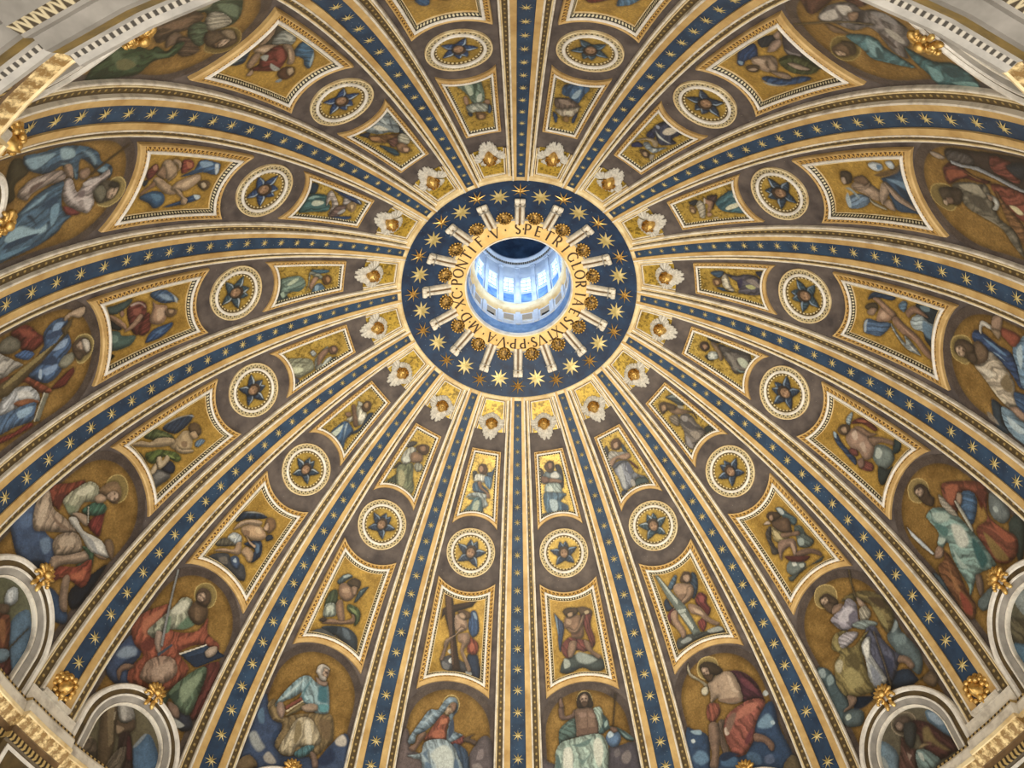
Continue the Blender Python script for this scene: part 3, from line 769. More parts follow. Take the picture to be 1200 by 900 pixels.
PIC['L11'] = decode('''
c 3a4c4c - -136,1041 -132,1111 -135,1190 -108,1183 -86,1120 -96,1073
c 46605a - -6,1063 8,1118 39,1140 65,1211 100,1184 104,1134 82,1064
z 6f8a80 - 12,1070 20,1110 58,1115 57,1075
c 22282c - -67,1073 -35,1120 7,1134 -21,1080
z 18201f - 118,1043 96,1062 123,1091 139,1057
w 3f5f84 20 -127,1293 -126,1374 -72,1442 -44,1459 -48,1394 -70,1344
z 7f9ab4 - -111,1335 -102,1392 -51,1435 -62,1385
z b4c0c4 - -117,1391 -70,1450 -28,1460 -38,1439 -77,1425
w 2f507c 20 123,1263 75,1301 64,1359 66,1425 90,1415 124,1354
z 4f729c - 85,1308 72,1383 109,1356
k 6a342c 20 -91,1168 -112,1215 -96,1263 -53,1280 9,1263 64,1228 45,1197 -22,1175
z b0988c - -108,1183 -110,1231 -78,1272 -56,1272 -89,1239 -90,1191
z 8f5040 - -80,1200 -71,1248 -34,1248 -40,1208
k 6a3028 20 49,1229 -31,1280 0,1304 65,1293 80,1251
f a88468 - -84,1065 -89,1081 -50,1128 -13,1159 16,1158 -21,1119
f b08c70 - 20,1150 -2,1191 -37,1240 -16,1256 19,1206 26,1165
f a88468 - 5,1296 -43,1313 -81,1312 -58,1337 -32,1394 14,1394 52,1368 40,1311
z c6a688 - -35,1337 -27,1386 24,1377 33,1336
f 94705a - -83,1128 -92,1144 -67,1152 -58,1136
f 7a5f42 - -12,1386 -7,1427 8,1452 29,1443 34,1410 11,1386
f a88a68 - -11,1402 2,1435 20,1427 14,1406
''')
PIC['L7'] = decode('''
w 4f7898 20 -23,1413 -20,1326 -63,1312 -101,1298 -78,1373 -49,1404
f 8a6a54 - 98,1329 19,1276 -14,1339 36,1402 91,1404
k 6a3028 20 109,1410 73,1359 30,1389 75,1437
c 7a746c - 157,1251 5,1148 -40,1224 89,1326
''')
PIC['L8'] = decode('''
w 2f5880 20 97,1356 83,1315 44,1346 50,1402 78,1401
f 8f7058 - 31,1284 -46,1300 -68,1385 5,1385
k 4a5a34 20 -3,1340 -66,1346 -67,1395 -12,1392
c 7a746c - 30,1184 -130,1212 -125,1308 13,1283
''')
PIC['S0'] = decode('''
c 5a5258 - -291,613 -230,590 -190,558 -200,433 -333,438
c 4a4650 - 106,628 177,638 247,640 272,569 252,378 72,407
z 7d7474 - 169,588 215,610 230,567 203,531 168,542
z 6a6468 - 131,614 164,624 169,588 136,573
h a8935a - -41,922 -22,958 12,967 43,949 52,910 34,880 0,872 -31,889
k 4f6a66 60 -162,731 -153,767 -97,810 -58,817 -53,769 -52,727 -70,713 -124,702 -163,684
z 7f9a90 - -145,761 -98,800 -65,810 -95,783 -129,760 -148,730
f 7a6055 - -137,894 -151,868 -147,825 -119,812 -63,823 -45,858 -64,865 -74,845 -111,835 -120,849 -119,889
f 7a6055 - -142,889 -142,926 -127,939 -123,919 -117,889
f 7d6353 - -53,864 -13,878 35,867 57,845 69,790 59,718 0,713 -59,714 -58,769 -58,817
z 917566 - -39,847 3,847 5,820 -31,817
z 917566 - 21,840 53,833 57,805 23,815
z 674e41 - 9,852 17,851 3,715 -5,716
z 6b5245 - -58,722 -48,763 -21,765 54,761 62,739 49,720
f 382b22 - -43,893 -30,942 8,961 40,945 52,881 35,865 14,872 -30,871
e 8d7464 90 -17,933 7,950 28,934 27,908 13,891 -1,887 -14,894 -19,914
f 4a382c - -15,904 2,907 24,902 19,880 0,872 -15,884
z 3a2a22 - -11,927 -1,928 -1,923 -11,922
z 3a2a22 - 11,927 21,923 20,918 11,921
k 9db3a8 20 51,862 90,863 101,823 96,786 112,747 86,720 65,723 67,775 54,840
k 466468 40 95,824 123,787 128,750 165,738 214,703 254,654 217,656 180,694 147,726 115,731 86,714 63,723 93,771
z 8aa5a2 - 99,770 118,788 122,761 101,744
z 7d9a9c - 178,720 207,699 244,656 208,668
o 55779e - 98,687 116,718 146,723 174,708 182,673 164,642 134,634 107,652
z b6cbd8 - 107,709 130,726 147,710 142,690 114,684
f 6f5547 - 133,744 164,734 169,714 144,710 133,725
O 4a3a22 - 184,921 190,920 151,751 145,752
r 96aca2 10 -158,689 -59,712 38,721 84,704 104,649 105,603 90,529 72,407 -200,433 -191,609 -195,624
z cfd4c6 - 21,671 47,702 76,685 83,632 65,558 37,536 17,590
z d2d5c8 - -152,637 -112,670 -89,637 -95,550 -112,451 -158,455
z 5f7b78 - -156,681 -63,681 25,705 -1,664 -55,654 -111,675
z 688480 - -80,621 -40,596 6,632 9,611 -28,569 -51,546 -64,568
z 55706f - -191,614 -165,607 -163,455 -200,433
''')
PIC['S15'] = decode('''
c 6a5c5c - -260,558 -249,704 -221,699 -193,612 -119,573 -93,402 -254,375
c 5b5256 - 161,683 185,721 227,729 253,663 271,436 129,427 125,603
z 8a807e - 144,564 179,587 212,558 185,506
z 84787a - 175,648 205,660 209,609 168,596
h a8935a - -54,876 -42,920 -12,941 28,935 49,895 37,850 1,833 -33,841
k 7f97a8 60 -215,638 -213,675 -161,773 -120,839 -72,849 -45,898 -15,927 21,926 41,888 37,850 19,821 32,744 83,723 24,665 -10,687 -6,745 -2,808 -28,847 -56,806 -94,758 -137,715 -176,687 -181,645
z 4a5f78 - -183,655 -154,722 -94,763 -47,823 -36,868 -17,894 -27,837 -55,796 -103,741 -150,692
z a9bcc6 - -158,753 -113,824 -61,843 -34,895 -41,862 -90,812 -136,751
z 2c3a50 - 15,858 32,903 41,878 32,844 19,821
z 35465f - -4,755 9,810 26,801 33,739 5,694
e b09878 75 -29,831 -29,853 -13,884 9,903 30,892 25,860 8,839 -15,825
f 8c6a54 - -5,888 24,900 29,871 13,847 3,867
r 8a4a35 0 -132,674 -93,748 -52,817 -25,824 -1,803 -11,744 -10,687 -84,681
z a55e42 - -85,733 -27,747 -16,696 -85,687
z b06a48 - -55,796 -18,811 -10,781 -51,765
r 7d3f3a 30 18,675 63,706 88,724 96,693 67,667 35,666
f 8a6b58 - -176,646 -166,689 -132,716 -124,696 -150,650 -175,600 -209,609 -200,626
f 5f4c40 - 92,708 146,737 127,712 163,699 156,675 129,686 97,691
k 39506c 20 34,671 89,661 125,613 139,428 17,416 21,593
r 93a6b0 25 -209,573 -138,601 -129,654 -84,681 -16,689 41,656 68,603 98,550 103,425 -104,401 -126,547 -171,565
z c0cac6 - -96,597 -49,655 3,667 44,626 57,546 35,443 -25,436 -58,542
z 566f86 - -138,601 -105,632 -75,647 -97,607 -70,555 -47,543 -79,549 -119,573
z 5a7590 - -117,553 -68,545 -46,433 -93,402
z 4c6680 - 43,585 75,583 102,450 56,445
z 2b3648 - -226,585 -175,600 -147,630 -134,653 -127,634 -164,596 -204,574
''')
PIC['S1'] = decode('''
c 284466 - -257,617 -210,622 -145,561 -178,408 -87,463 16,413 101,522 157,586 245,606 234,467 251,320 252,211 201,74 -338,245
z 5d83a4 - -267,483 -219,519 -175,491 -175,442 -231,430
z 6f93ae - 124,542 198,569 223,515 195,484 126,505
z a9bfcb - 198,522 216,518 220,498 203,495 194,506
z c9d4d8 - 213,672 235,677 244,651 225,643 208,656
z c0ccd2 - -243,577 -223,578 -218,559 -238,555
z 41698f - -119,431 -71,443 -28,415 -43,371 -98,382 -128,406
z 4b6f94 - 18,419 62,417 93,377 78,334 14,365
z 55688a - 106,372 150,369 153,326 117,320 95,342
z 89a4b6 - -232,625 -174,614 -176,585 -217,598
c 6d5f45 - 190,297 251,320 266,245 243,188 176,242
h a8935a - -87,925 -56,968 -5,972 34,944 37,900 8,858 -45,847 -86,878
o b5aa8c - -122,977 -130,925 -98,878 -60,830 -66,802 -91,853 -132,895 -141,937
z d8d0b4 - -124,962 -125,915 -92,873 -118,890 -138,935
o c9c0a4 - -97,816 -65,816 -67,787 -88,775 -106,789
k 4a2230 30 78,848 122,837 170,793 201,730 209,674 205,624 155,661 89,674 106,757 99,820
z 6b3540 - 115,798 167,768 198,686 168,692 129,754
f a89078 - -50,834 24,859 85,846 105,795 105,704 89,674 36,680 -25,718 -28,742 -74,725 -62,770 -57,806
z c2aa90 - 60,836 82,820 82,759 100,721 58,738 55,793
z 7d6655 - 11,826 -4,763 53,725 -8,753 -15,798
z 8a705c - -31,735 78,708 91,680 37,683 -23,714
f 3c2f20 - -69,934 -23,948 23,918 50,872 31,856 -9,857 -48,841 -57,859
e a08672 105 -61,923 -28,914 -25,878 -38,856 -52,861 -62,888
f 4a3826 - -63,881 -32,877 -6,863 -29,837 -53,847
r 8a4a38 0 -116,684 -89,727 -39,712 -41,664 -94,624 -117,647
r 925043 20 -39,605 8,646 126,666 196,643 203,610 150,568 108,520 86,471 9,415 -44,434 -61,540
z b06a55 - -7,608 98,655 178,636 130,598 34,592
z 6a3138 - 25,480 70,521 107,527 85,479 36,448
z c8b3a0 - -55,574 -35,582 -29,543 -54,538
z 7c5f50 - -39,605 14,644 46,624 -11,551 -43,548
r 6d5a4c 0 -73,617 -34,618 -64,555 -60,454 -96,459 -93,536
f 8a6f5c - -120,626 -80,619 -81,561 -118,459 -145,397 -183,416 -155,471 -144,554
f 8a6a58 - 95,496 142,467 175,414 166,383 148,383 129,433 85,458
z 192c48 - -115,458 -58,460 7,409 -26,421 -110,414
''')
PIC['S14'] = decode('''
c 33486a - -261,435 -257,638 -194,564 -109,528 -112,428 -52,388 53,433 117,419 164,513 228,605 275,546 294,368 271,225 -268,43 -264,268
z 9aa0a0 - -269,417 -237,453 -185,419 -152,391 -182,350 -235,369
z b0aca4 - -158,346 -134,384 -77,351 -91,325 -134,321
z c0b8ac - 182,554 214,600 250,582 254,540 206,526
z 1b2f50 - 117,419 164,513 213,499 221,445 167,400
z 4f6f8c - -262,534 -238,574 -202,503 -235,489
z 223b5e - -147,462 -130,498 -103,488 -112,428
c 7d6848 - -271,265 -226,325 -167,288 -245,216
k 86714a 10 -220,589 -199,635 -156,610 -117,568 -67,603 14,642 112,677 152,639 175,552 150,508 109,445 -28,404 -116,419 -103,531 -166,533
r b5a787 0 -87,402 -66,516 -50,580 -1,618 51,604 113,532 82,485 0,456 -12,403
z d3c8ad - -5,606 37,599 78,498 46,480 9,545
z 8a7a55 - -46,568 -23,591 6,530 -4,469 -29,474
z d0c2a0 - -67,410 -57,513 -46,524 -47,439
z 6f5a3c - 60,622 118,657 152,625 163,541 118,540
z 9c8558 - -209,601 -170,582 -112,556 -155,545
r 4f808a 20 -3,420 40,474 88,491 78,449 31,408
r 85a3ac 30 -184,620 -154,707 -108,795 -62,826 -15,810 54,822 100,725 105,675 41,656 -25,664 -68,691 -66,729 -105,683 -146,644 -170,604
z b8cbcc - -176,638 -140,713 -92,798 -65,813 -99,731 -137,662
z 3f7480 - -68,736 -49,812 -32,811 -44,716 7,706 9,699 -51,691
z 356a78 - 6,796 56,815 93,723 28,714 11,760
z 52909a - 33,701 96,724 103,682 61,667
O 8a4a38 - -132,620 -61,705 -46,689 -114,602
Z d9c9a0 - -118,604 -47,691 -43,686 -109,599
o 8a7a50 - -103,596 -46,678 -25,664 -58,622 -105,580
f 9a8070 - -174,624 -147,636 -119,596 -125,558 -160,579
f 9f8872 - -38,666 4,694 39,696 44,668 -2,643 -35,645
f 8a7262 - -24,834 18,831 49,835 50,809 4,803
e 9d8574 80 -31,873 -12,908 21,910 42,887 37,846 18,831 -10,851
f c2bab0 - -31,862 -28,898 -6,915 29,909 38,897 9,897 8,858 33,856 37,835 9,832 -14,849
f 8a7060 - 76,455 108,451 138,398 113,383 95,419
''')
PIC['S13'] = decode('''
c 34486a - -260,285 -257,432 -228,496 -147,460 -152,362 -92,311 -159,266
z 7f92a6 - -259,367 -243,431 -179,468 -157,421 -219,366
z 1d2f4a - -219,314 -187,409 -145,440 -171,369 -175,305
c 2d3240 - 129,299 194,367 268,317 236,270 189,274
z b0b4b0 - 133,301 194,306 233,298 193,266
h 9f8c52 - -72,851 -86,900 -57,944 -11,958 35,931 51,877 24,840 -21,824
k 5e2c28 0 168,573 229,654 263,619 288,451 264,345 229,367 225,478
k 8f4a33 20 -258,517 -254,596 -200,683 -154,730 -126,660 -58,643 47,717 62,807 106,745 192,732 194,689 102,674 26,579 115,540 92,440 54,385 -114,307 -157,369 -128,452 -206,469
z 6a3026 - -181,488 -151,553 -106,564 -104,490 -152,467
z b06848 - -232,569 -194,676 -160,703 -161,601 -166,520
z a5583d - -26,599 35,697 70,778 81,705 28,614
z 74362a - -7,590 97,682 72,643 26,579
r 9fa28c 30 -179,554 -164,621 -134,723 -116,806 -61,824 -44,767 16,741 -20,681 -90,631 -117,578 -135,549
z c9c9b4 - -137,709 -110,799 -64,810 -61,754 -94,707
z 5f7a62 - -61,663 -38,759 25,747 -9,683
z 6f8a70 - -132,668 -111,694 -76,630 -96,604
f 5a4632 - -52,796 -43,838 13,855 50,823 52,766 16,741 -43,756
z 745c42 - -34,809 -2,821 32,775 5,756
f 5a4636 - -67,867 -58,910 -11,922 23,887 19,847 -33,833
e 9a806c 85 -57,869 -34,898 -5,878 -18,850 -42,845
f a89080 - -136,586 -105,598 -72,545 -65,507 -113,537
f 8a6c58 - -206,314 -192,364 -145,387 -152,362 -181,331 -173,286
k a08470 30 -95,370 -92,456 -25,523 34,530 68,478 10,378 -64,360
z b79c86 - -68,420 2,520 45,495 0,392
O 283f5c - 31,572 129,692 194,689 241,695 136,564
Z d9d4c4 - 27,574 128,693 136,692 35,570
Z 1a2c44 - 67,574 184,705 250,700 146,568
f b09c88 - 145,658 161,701 190,714 200,681 174,642
r 5a7058 10 68,343 92,440 150,562 190,597 214,557 225,457 225,354 159,347 98,371 94,318
z 839678 - 114,443 173,565 201,539 190,416 164,380
z 35493c - 89,386 119,436 146,370 102,364
f 8f7464 - 98,351 155,355 185,322 172,304 133,312
O aeb2b4 - -246,922 -238,929 -66,549 -78,546
Z 3a4654 - -73,501 -32,589 -23,584 -59,498
''')
PIC['S2'] = decode('''
c 44585e - -260,639 -209,609 -195,539 -194,447 -200,381 -262,329 -283,388 -268,530
z 8fa0a2 - -260,629 -223,623 -232,581 -264,584
z 7f9496 - -241,576 -204,580 -208,536 -251,531
c 24364c - -58,414 49,385 84,402 156,372 175,301 199,303 110,306 42,341 -64,369
c 5a6c70 - 150,558 235,600 229,531 240,482 251,403 228,341 181,325 154,433 147,489
z 8b9a9c - 182,566 236,594 233,559 192,548
z 72878a - 179,547 240,513 217,468 160,490
c 55666a - -250,370 -192,377 -151,334 -188,288 -258,317
z b7c4b8 - -248,364 -219,368 -217,342 -246,339
c 6d5a44 - 190,290 244,300 260,251 218,233
z 1e2c40 - -153,423 -67,381 -48,359 -135,344 -196,369
h a8935a - -63,954 -22,982 32,966 61,920 45,875 5,848 -48,863 -79,907
k 75673c 20 48,845 118,842 192,801 242,734 249,664 235,600 169,566 158,616 171,713 155,758 104,808
z 4a3c28 - 172,778 237,727 235,663 195,694
z 8f8350 - 169,726 203,656 179,579 163,622
f 4a3a2a - -44,928 3,929 29,887 33,850 -2,830 -31,851 -54,890
e a08870 115 -45,918 -9,915 -7,891 -28,872 -45,884
f 5f4c3a - -49,887 -12,877 5,848 -21,822 -44,843
f 8f7460 - 1,851 44,831 37,797 -14,806 -30,828
r 9a94a0 30 -50,808 32,817 85,834 109,782 74,720 90,676 23,703 -29,717 -58,781
z bcb7c0 - -20,798 54,812 82,780 36,737 -16,752
z 6c6878 - 35,770 93,761 74,720 14,709
f 9a826c - 132,809 147,764 147,731 125,737 117,776
r a09a88 0 105,752 144,744 147,699 122,685 79,695
r 8f9f9c 30 33,717 93,696 144,647 133,634 74,655 31,697
k 565a70 10 69,648 125,639 124,556 142,482 159,440 136,426 74,388 44,379 -25,394 29,560
z 39405a - 73,520 117,449 66,394 36,434
r c6cac8 0 4,609 74,613 28,541 33,396 -44,401 -47,448 -11,536
z e0e0d8 - 12,604 65,609 19,537 -11,536
z 8a92a0 - 0,518 22,413 -41,404 -30,457
k 867845 10 -109,717 -68,732 -13,706 -65,666 -34,624 51,640 85,637 17,611 -15,549 -43,455 -50,390 -145,418 -194,447 -205,524 -161,611 -112,633 -134,679
z b5ac8c - -170,606 -132,620 -115,593 -152,554 -177,569
z a3965c - -152,554 -75,547 -64,458 -98,440 -165,460
z 5f5430 - -105,607 -28,599 -42,526 -86,513
z 9c8f55 - -115,699 -61,706 -65,666 -115,646
r a8a2a8 40 -75,705 -15,702 31,664 -19,646 -86,653
f 8f7460 - 153,449 187,414 193,366 164,366 155,402 128,431
f 8f7460 - -186,443 -149,411 -175,387 -233,381 -237,393 -200,401
O 6a5f50 - 102,625 110,619 42,361 32,363
O 6a5a38 - 191,956 198,951 157,880 132,809 124,813 148,884
''')
PIC['S12'] = decode('''
c 3c5478 - -287,355 -260,483 -109,466 -40,482 19,440 41,371 -49,323 -136,298 -221,317
z 6a86a6 - -110,429 -81,473 -28,448 -37,404 -87,408
z 4f6a90 - -266,391 -232,456 -178,435 -213,372
z 24364f - -81,334 -17,402 20,361 -42,319
c 2f4a6c - 77,328 139,355 236,336 263,295 193,265
c 151c28 - 179,416 210,539 237,627 261,494 262,381 220,365
h 9f8c52 - -62,832 -87,872 -71,920 -28,946 26,934 58,894 45,843 -2,815
k 7d3a28 20 -268,511 -257,601 -200,692 -160,756 -146,687 -165,611 -143,574 -178,558
z 5a2820 - -213,578 -194,640 -150,603 -157,570
k a5907a 30 -168,423 -239,471 -261,519 -249,572 -171,553 -94,581 -2,597 -24,561 -115,470
z c2ad94 - -174,439 -229,484 -241,544 -191,541 -143,475
z 7d6653 - -184,537 -108,552 -10,589 -87,527
r 7a2e2a 20 12,677 18,777 69,729 105,677 55,661 30,659
r a8a88c 30 -165,611 -167,674 -143,772 -86,802 -40,762 -81,699 -66,639 -80,610 -126,607
z ccc9ae - -153,678 -135,768 -92,781 -103,712
z 7c876a - -151,616 -102,661 -96,695 -73,631 -108,602
r 3f6a58 20 -59,673 -36,760 18,790 33,754 -9,692
f b09478 - -62,763 -46,817 -13,822 -11,783 -36,754
f 8f7250 - -71,793 -71,856 -36,900 21,891 45,850 27,822 -20,814
e b59a80 55 -20,814 -22,853 7,874 30,860 20,827
f a89078 - -80,623 -55,658 -6,683 19,653 -23,637
k a08c76 30 -44,466 -53,517 5,592 67,586 87,558 35,480 6,449
z b8a48c - -46,512 4,580 46,563 2,491
f a8907a - 47,366 -2,429 42,487 94,566 117,615 151,588 127,527 60,447 57,398
z c0a88f - 23,450 101,561 123,597 114,538
r 4a6a50 20 119,507 150,576 74,581 138,612 184,561 154,519
o cfccc2 - -73,593 -52,630 26,629 126,675 221,661 131,604 26,603
z 9a9c9c - 26,616 97,644 174,624 117,615
O d8d4c4 - -51,708 -47,713 16,669 12,665
f 8a7058 - 149,611 192,637 217,644 184,616
f 7a6248 - 147,685 159,717 205,708 239,666 211,662
k 8a3f2c 0 59,343 52,427 125,502 158,583 216,521 217,464 161,445 112,419
z b0603f - 84,402 138,491 169,546 199,481
z 5f2a24 - 54,361 80,432 102,387
f a08670 - 112,419 132,450 180,394 230,341 207,321 165,346
''')
PIC['S3'] = decode('''
c 6c7676 - 245,589 263,529 240,458 185,461 166,508 180,553
z a9b4b0 - 201,547 221,535 210,511 190,523
c 34403c - 199,446 279,400 141,313 108,326
c 5f6e70 - -177,363 -70,351 -151,307 -192,323
c 40505a - -257,615 -240,562 -262,488 -266,539
h a8935a - -35,955 12,965 55,937 68,894 43,858 -7,849 -49,872 -64,917
k 7d4430 20 116,817 201,731 259,644 238,598 160,552 158,468 179,386 133,344 61,353 18,420 56,559 146,544 191,643 138,721 51,679 38,721 62,773
z a05a3c - 115,804 172,740 74,718 46,738
z 8a7038 - 77,536 91,460 80,355 25,413
z 5a2d24 - 207,663 239,610 160,577 154,609
z 9a5236 - 145,532 165,425 166,377 118,418
r 45688c 30 145,712 186,675 173,626 84,590 56,609 86,677
f 4a3a2c - -9,930 35,919 47,875 30,840 28,814 -9,803 -29,841 -27,880
e 9a8470 110 -13,920 23,905 21,879 -12,877 -22,902
f a08872 - 132,729 141,704 101,686 88,709
r 7f9f98 30 -70,806 -16,798 25,750 44,675 42,587 36,520 18,420 -1,394 -90,438 -193,402 -164,441 -148,520 -124,592 -90,644 -132,651 -136,680 -90,708 -79,775
z c8cdc0 - -13,687 29,627 -6,553 -61,563 -69,609
z 2f5f60 - 15,568 29,528 4,435 -63,434 -33,521
z 9fb5ac - -90,619 -102,545 -99,482 -135,531
z 4a7470 - -68,763 -34,685 -69,660 -90,695
z b0bfb4 - -105,698 -83,662 -111,654 -133,677
z a8bcb0 - -38,796 24,724 -5,692 -61,742
o c8c8b8 - 84,713 94,700 56,584 41,588
r a09888 30 57,807 62,773 51,679 30,691 25,762
f 9a7d68 - -143,675 -132,638 -167,624 -195,653
O c4ccd0 - -187,852 -186,833 -183,743 -182,664 -193,668 -204,739 -204,806
k 7a4f2e 10 -139,633 -131,600 -155,515 -188,419 -196,359 -245,327 -268,359 -254,481 -240,562 -215,610 -166,611
z 9a6a3c - -159,603 -183,531 -210,440 -228,491
z 8a3f2c - -212,465 -210,373 -246,339 -265,389
f 7a6658 - -97,445 -82,419 -124,370 -151,373 -128,419
''')
PIC['S4'] = decode('''
c 33424e - -157,729 -156,671 -217,646 -235,599 -265,623 -251,678
z 8f8578 - -225,740 -212,719 -236,666 -249,662 -248,713
h 9f8c52 - -2,979 44,969 73,931 80,891 55,865 -9,858 -54,881 -61,921 -48,960
k 2f4a74 30 89,871 130,853 131,810 109,730 100,658 28,603 -9,565 -29,601 18,665 39,739 60,789 60,837
z 5f84a8 - 113,817 105,753 82,680 74,711 91,784
z 7f9db4 - 67,774 67,726 51,685 54,709
k 6f93b0 20 120,660 176,632 222,580 50,535 -21,587 57,630
z a9c0cc - 121,644 170,616 85,602 51,614
o d9d4c8 - 135,834 187,823 182,768 164,775 165,815 126,821
o 8a4530 - 200,718 200,625 138,653 148,693 169,725
f a0836c - 235,760 250,717 183,725 169,756 184,772
f 8f7a60 - 169,772 176,725 137,731 148,755
r b5a892 30 -40,842 -15,821 56,781 53,741 27,690 -18,635 -67,618 -99,571 -142,634 -130,694 -103,741 -70,796
z d6cdb8 - -43,833 -21,771 -26,722 3,694 -62,749 -60,790
z cfc4aa - -97,758 -98,717 -117,697 -117,656 -141,659 -128,703
z 7a6a4c - -56,709 10,679 -31,633 -75,633 -85,679
f 6f5a44 - 48,864 85,831 56,781 10,784 -29,827 -31,855
f 574634 - 23,956 55,926 57,877 39,851 -29,852 -29,884 -21,918 -21,951
e a58c70 95 3,949 22,923 11,897 -22,902 -32,925 -18,945
z 4a3828 - 11,914 5,893 -4,897 1,916
f 4f4030 - 1,884 17,849 -11,830 -34,847 -31,872
f a58770 - -142,634 -113,584 -121,533 -163,555 -156,606
k 7f9fb4 10 -164,673 -149,632 -165,570 -163,506 -240,465 -256,559 -226,635
z b0c4cc - -183,640 -186,581 -199,528 -228,552 -220,612
k 35567c 0 -64,627 -47,582 -49,534 -121,533 -115,599
''')
PIC['S5'] = decode('''
c 3a302c - 222,769 228,630 237,374 198,334 11,420 110,564 149,673 170,792
h 8f7d48 - 0,964 32,938 45,888 39,851 10,830 -41,840 -80,872 -88,909 -62,953 -32,969
k 5f3028 20 121,841 155,791 145,746 104,695 93,623 75,657 83,751 63,806 45,848 76,854
z 8a4a30 - 115,834 125,757 98,731 73,802 56,840
z 8f6a30 - 131,760 112,717 86,658 91,702
k 4f4a48 30 210,770 208,686 187,659 154,683 156,754 163,796
k 6f3a30 20 215,560 212,487 186,451 113,475 126,544 152,588
k 2a3038 - 186,501 218,409 180,405 135,452 154,492
r 726c5c 30 48,827 67,759 68,693 64,649 -36,652 -81,642 -114,588 -178,568 -230,568 -189,609 -119,654 -93,724 -58,797 -18,815 16,834
z 98917c - 52,798 67,700 22,687 15,722 24,777
z 4f4a40 - 12,776 14,697 -58,673 -63,727 -31,780
z 8f8874 - -75,757 -90,684 -128,644 -113,678 -89,736
k 7a4030 20 80,629 84,551 71,463 -61,477 -57,544 -36,601 18,618
k 7f5a34 10 53,616 11,595 -39,563 -87,529 -172,547 -114,588 -62,610
z cfc496 - -1,575 2,535 -25,508 -38,538 -22,563
o b8b8b0 - 31,670 21,629 -6,621 -40,644 -39,666 -11,646 14,664
f 8f7a64 - 26,666 18,643 -2,658 7,670
f 4a4034 - 12,916 30,868 25,817 -6,817 -46,832 -51,868 -38,910
e b09a80 70 -42,915 -32,891 -47,887 -62,902 -57,914
f 7a6250 - -23,890 -21,856 -36,849 -52,875 -48,894
f 40362c - 19,856 28,796 -30,813 -55,856 -25,858
f 8f8070 - 197,870 197,837 175,803 163,829 176,862
O a9aeb4 - 165,782 152,736 152,658 124,583 100,506 85,451 74,462 84,526 110,596 134,674 138,750 149,787
''')
PIC['S6'] = decode('''
k 5a3c30 20 440,621 320,427 198,457 136,512 134,600 191,611 150,839 272,753
h 85743f - -11,936 19,879 14,808 -22,786 -75,822 -105,903 -87,958 -48,967
r 77706c 30 136,813 164,728 168,635 148,579 113,582 103,514 49,471 -7,472 -72,541 -92,590 -137,621 -101,661 -37,649 2,637 31,656 30,741 87,789 110,836
z b9b2a8 - 139,805 148,703 100,733 94,799 112,828
z c5beb2 - 160,676 145,612 106,639 102,702
z 3f3a3a - 120,619 101,562 33,671 64,695
z aaa498 - 19,580 -9,544 -64,549 -69,581 -27,601
z 4f4440 - 2,637 -25,617 -89,621 -63,644
z 8a8684 - 101,562 82,480 10,486 39,537
f 8f745c - 112,668 105,612 75,662 74,701
k 4f7a80 20 14,808 5,725 -25,679 -74,683 -134,652 -175,627 -181,650 -148,738 -113,800 -63,798
z 79a0a4 - -15,732 -39,696 -95,707 -117,777 -74,783
z 345458 - -65,737 -70,706 -131,738 -117,777
k 3f686c 20 -85,582 -126,542 -158,499 -164,416 -211,368 -274,379 -270,486 -267,581 -207,591 -153,604
z 6a9698 - -171,563 -194,520 -238,522 -260,575 -223,589
z 6f9a98 - -253,503 -247,386 -275,388 -270,478
z 2c4a50 - -180,497 -179,415 -227,399 -238,489
f 7a6248 - 97,825 50,790 21,780 46,844
f 6f5840 - -27,946 -11,869 -31,825 -77,890 -68,946
e a48c70 90 -39,936 -56,904 -72,912 -64,951
f 4f4230 - -5,860 -25,810 -70,844 -79,883 -48,865
O 7a6a48 - 139,977 75,710 40,607 35,616 68,719 133,987
''')
PIC['S9'] = decode('''
h 7f6e3c - 81,891 30,834 -24,823 -60,880 -54,952 -12,1007 38,1008 74,968
k 42503c 20 -68,484 -119,529 -204,535 -220,676 -143,820 -76,867 -31,813 -56,723 -87,654 -48,596
z 8f8a70 - -94,547 -127,578 -139,635 -104,648 -79,613
z 687a60 - -134,654 -162,753 -111,848 -99,777
r a09a88 20 -38,727 -85,688 -106,732 -81,849 -24,823 -14,784
k 5f4c38 30 -20,415 -66,466 -83,586 -66,686 -1,685 32,648 87,620 68,557
z 7a6048 - 13,522 -39,590 -50,656 17,628
z 3a3026 - 67,574 20,611 13,653 75,645
r 4f5f48 20 0,676 -40,693 -33,746 21,832 66,839 62,772
f 7a6450 - 61,626 29,634 35,683 65,713 94,690 105,674
k 5c4a3a 10 60,686 37,717 59,788 80,857 119,844 124,777
r 35492f 20 263,395 182,377 168,396 90,339 91,414 112,525 122,605 103,621 119,700 75,705 67,747 135,760 171,684 239,662 259,571 275,477
z 55684a - 153,397 122,434 160,507 148,579 218,620 229,539
z 6a6a44 - 184,479 167,525 194,613 228,584 222,522
z 223020 - 265,413 207,459 245,519 252,563
z 4f6648 - 129,614 126,709 79,731 138,744 163,684
f 5a4a38 - 2,795 -31,847 -36,928 -7,992 38,976 57,913 46,845
e a8927a 90 22,899 0,924 1,953 36,951 46,932
f 70583f - 43,894 11,905 52,929
f 8f7c62 - -24,856 -47,900 -18,965 -5,939
''')
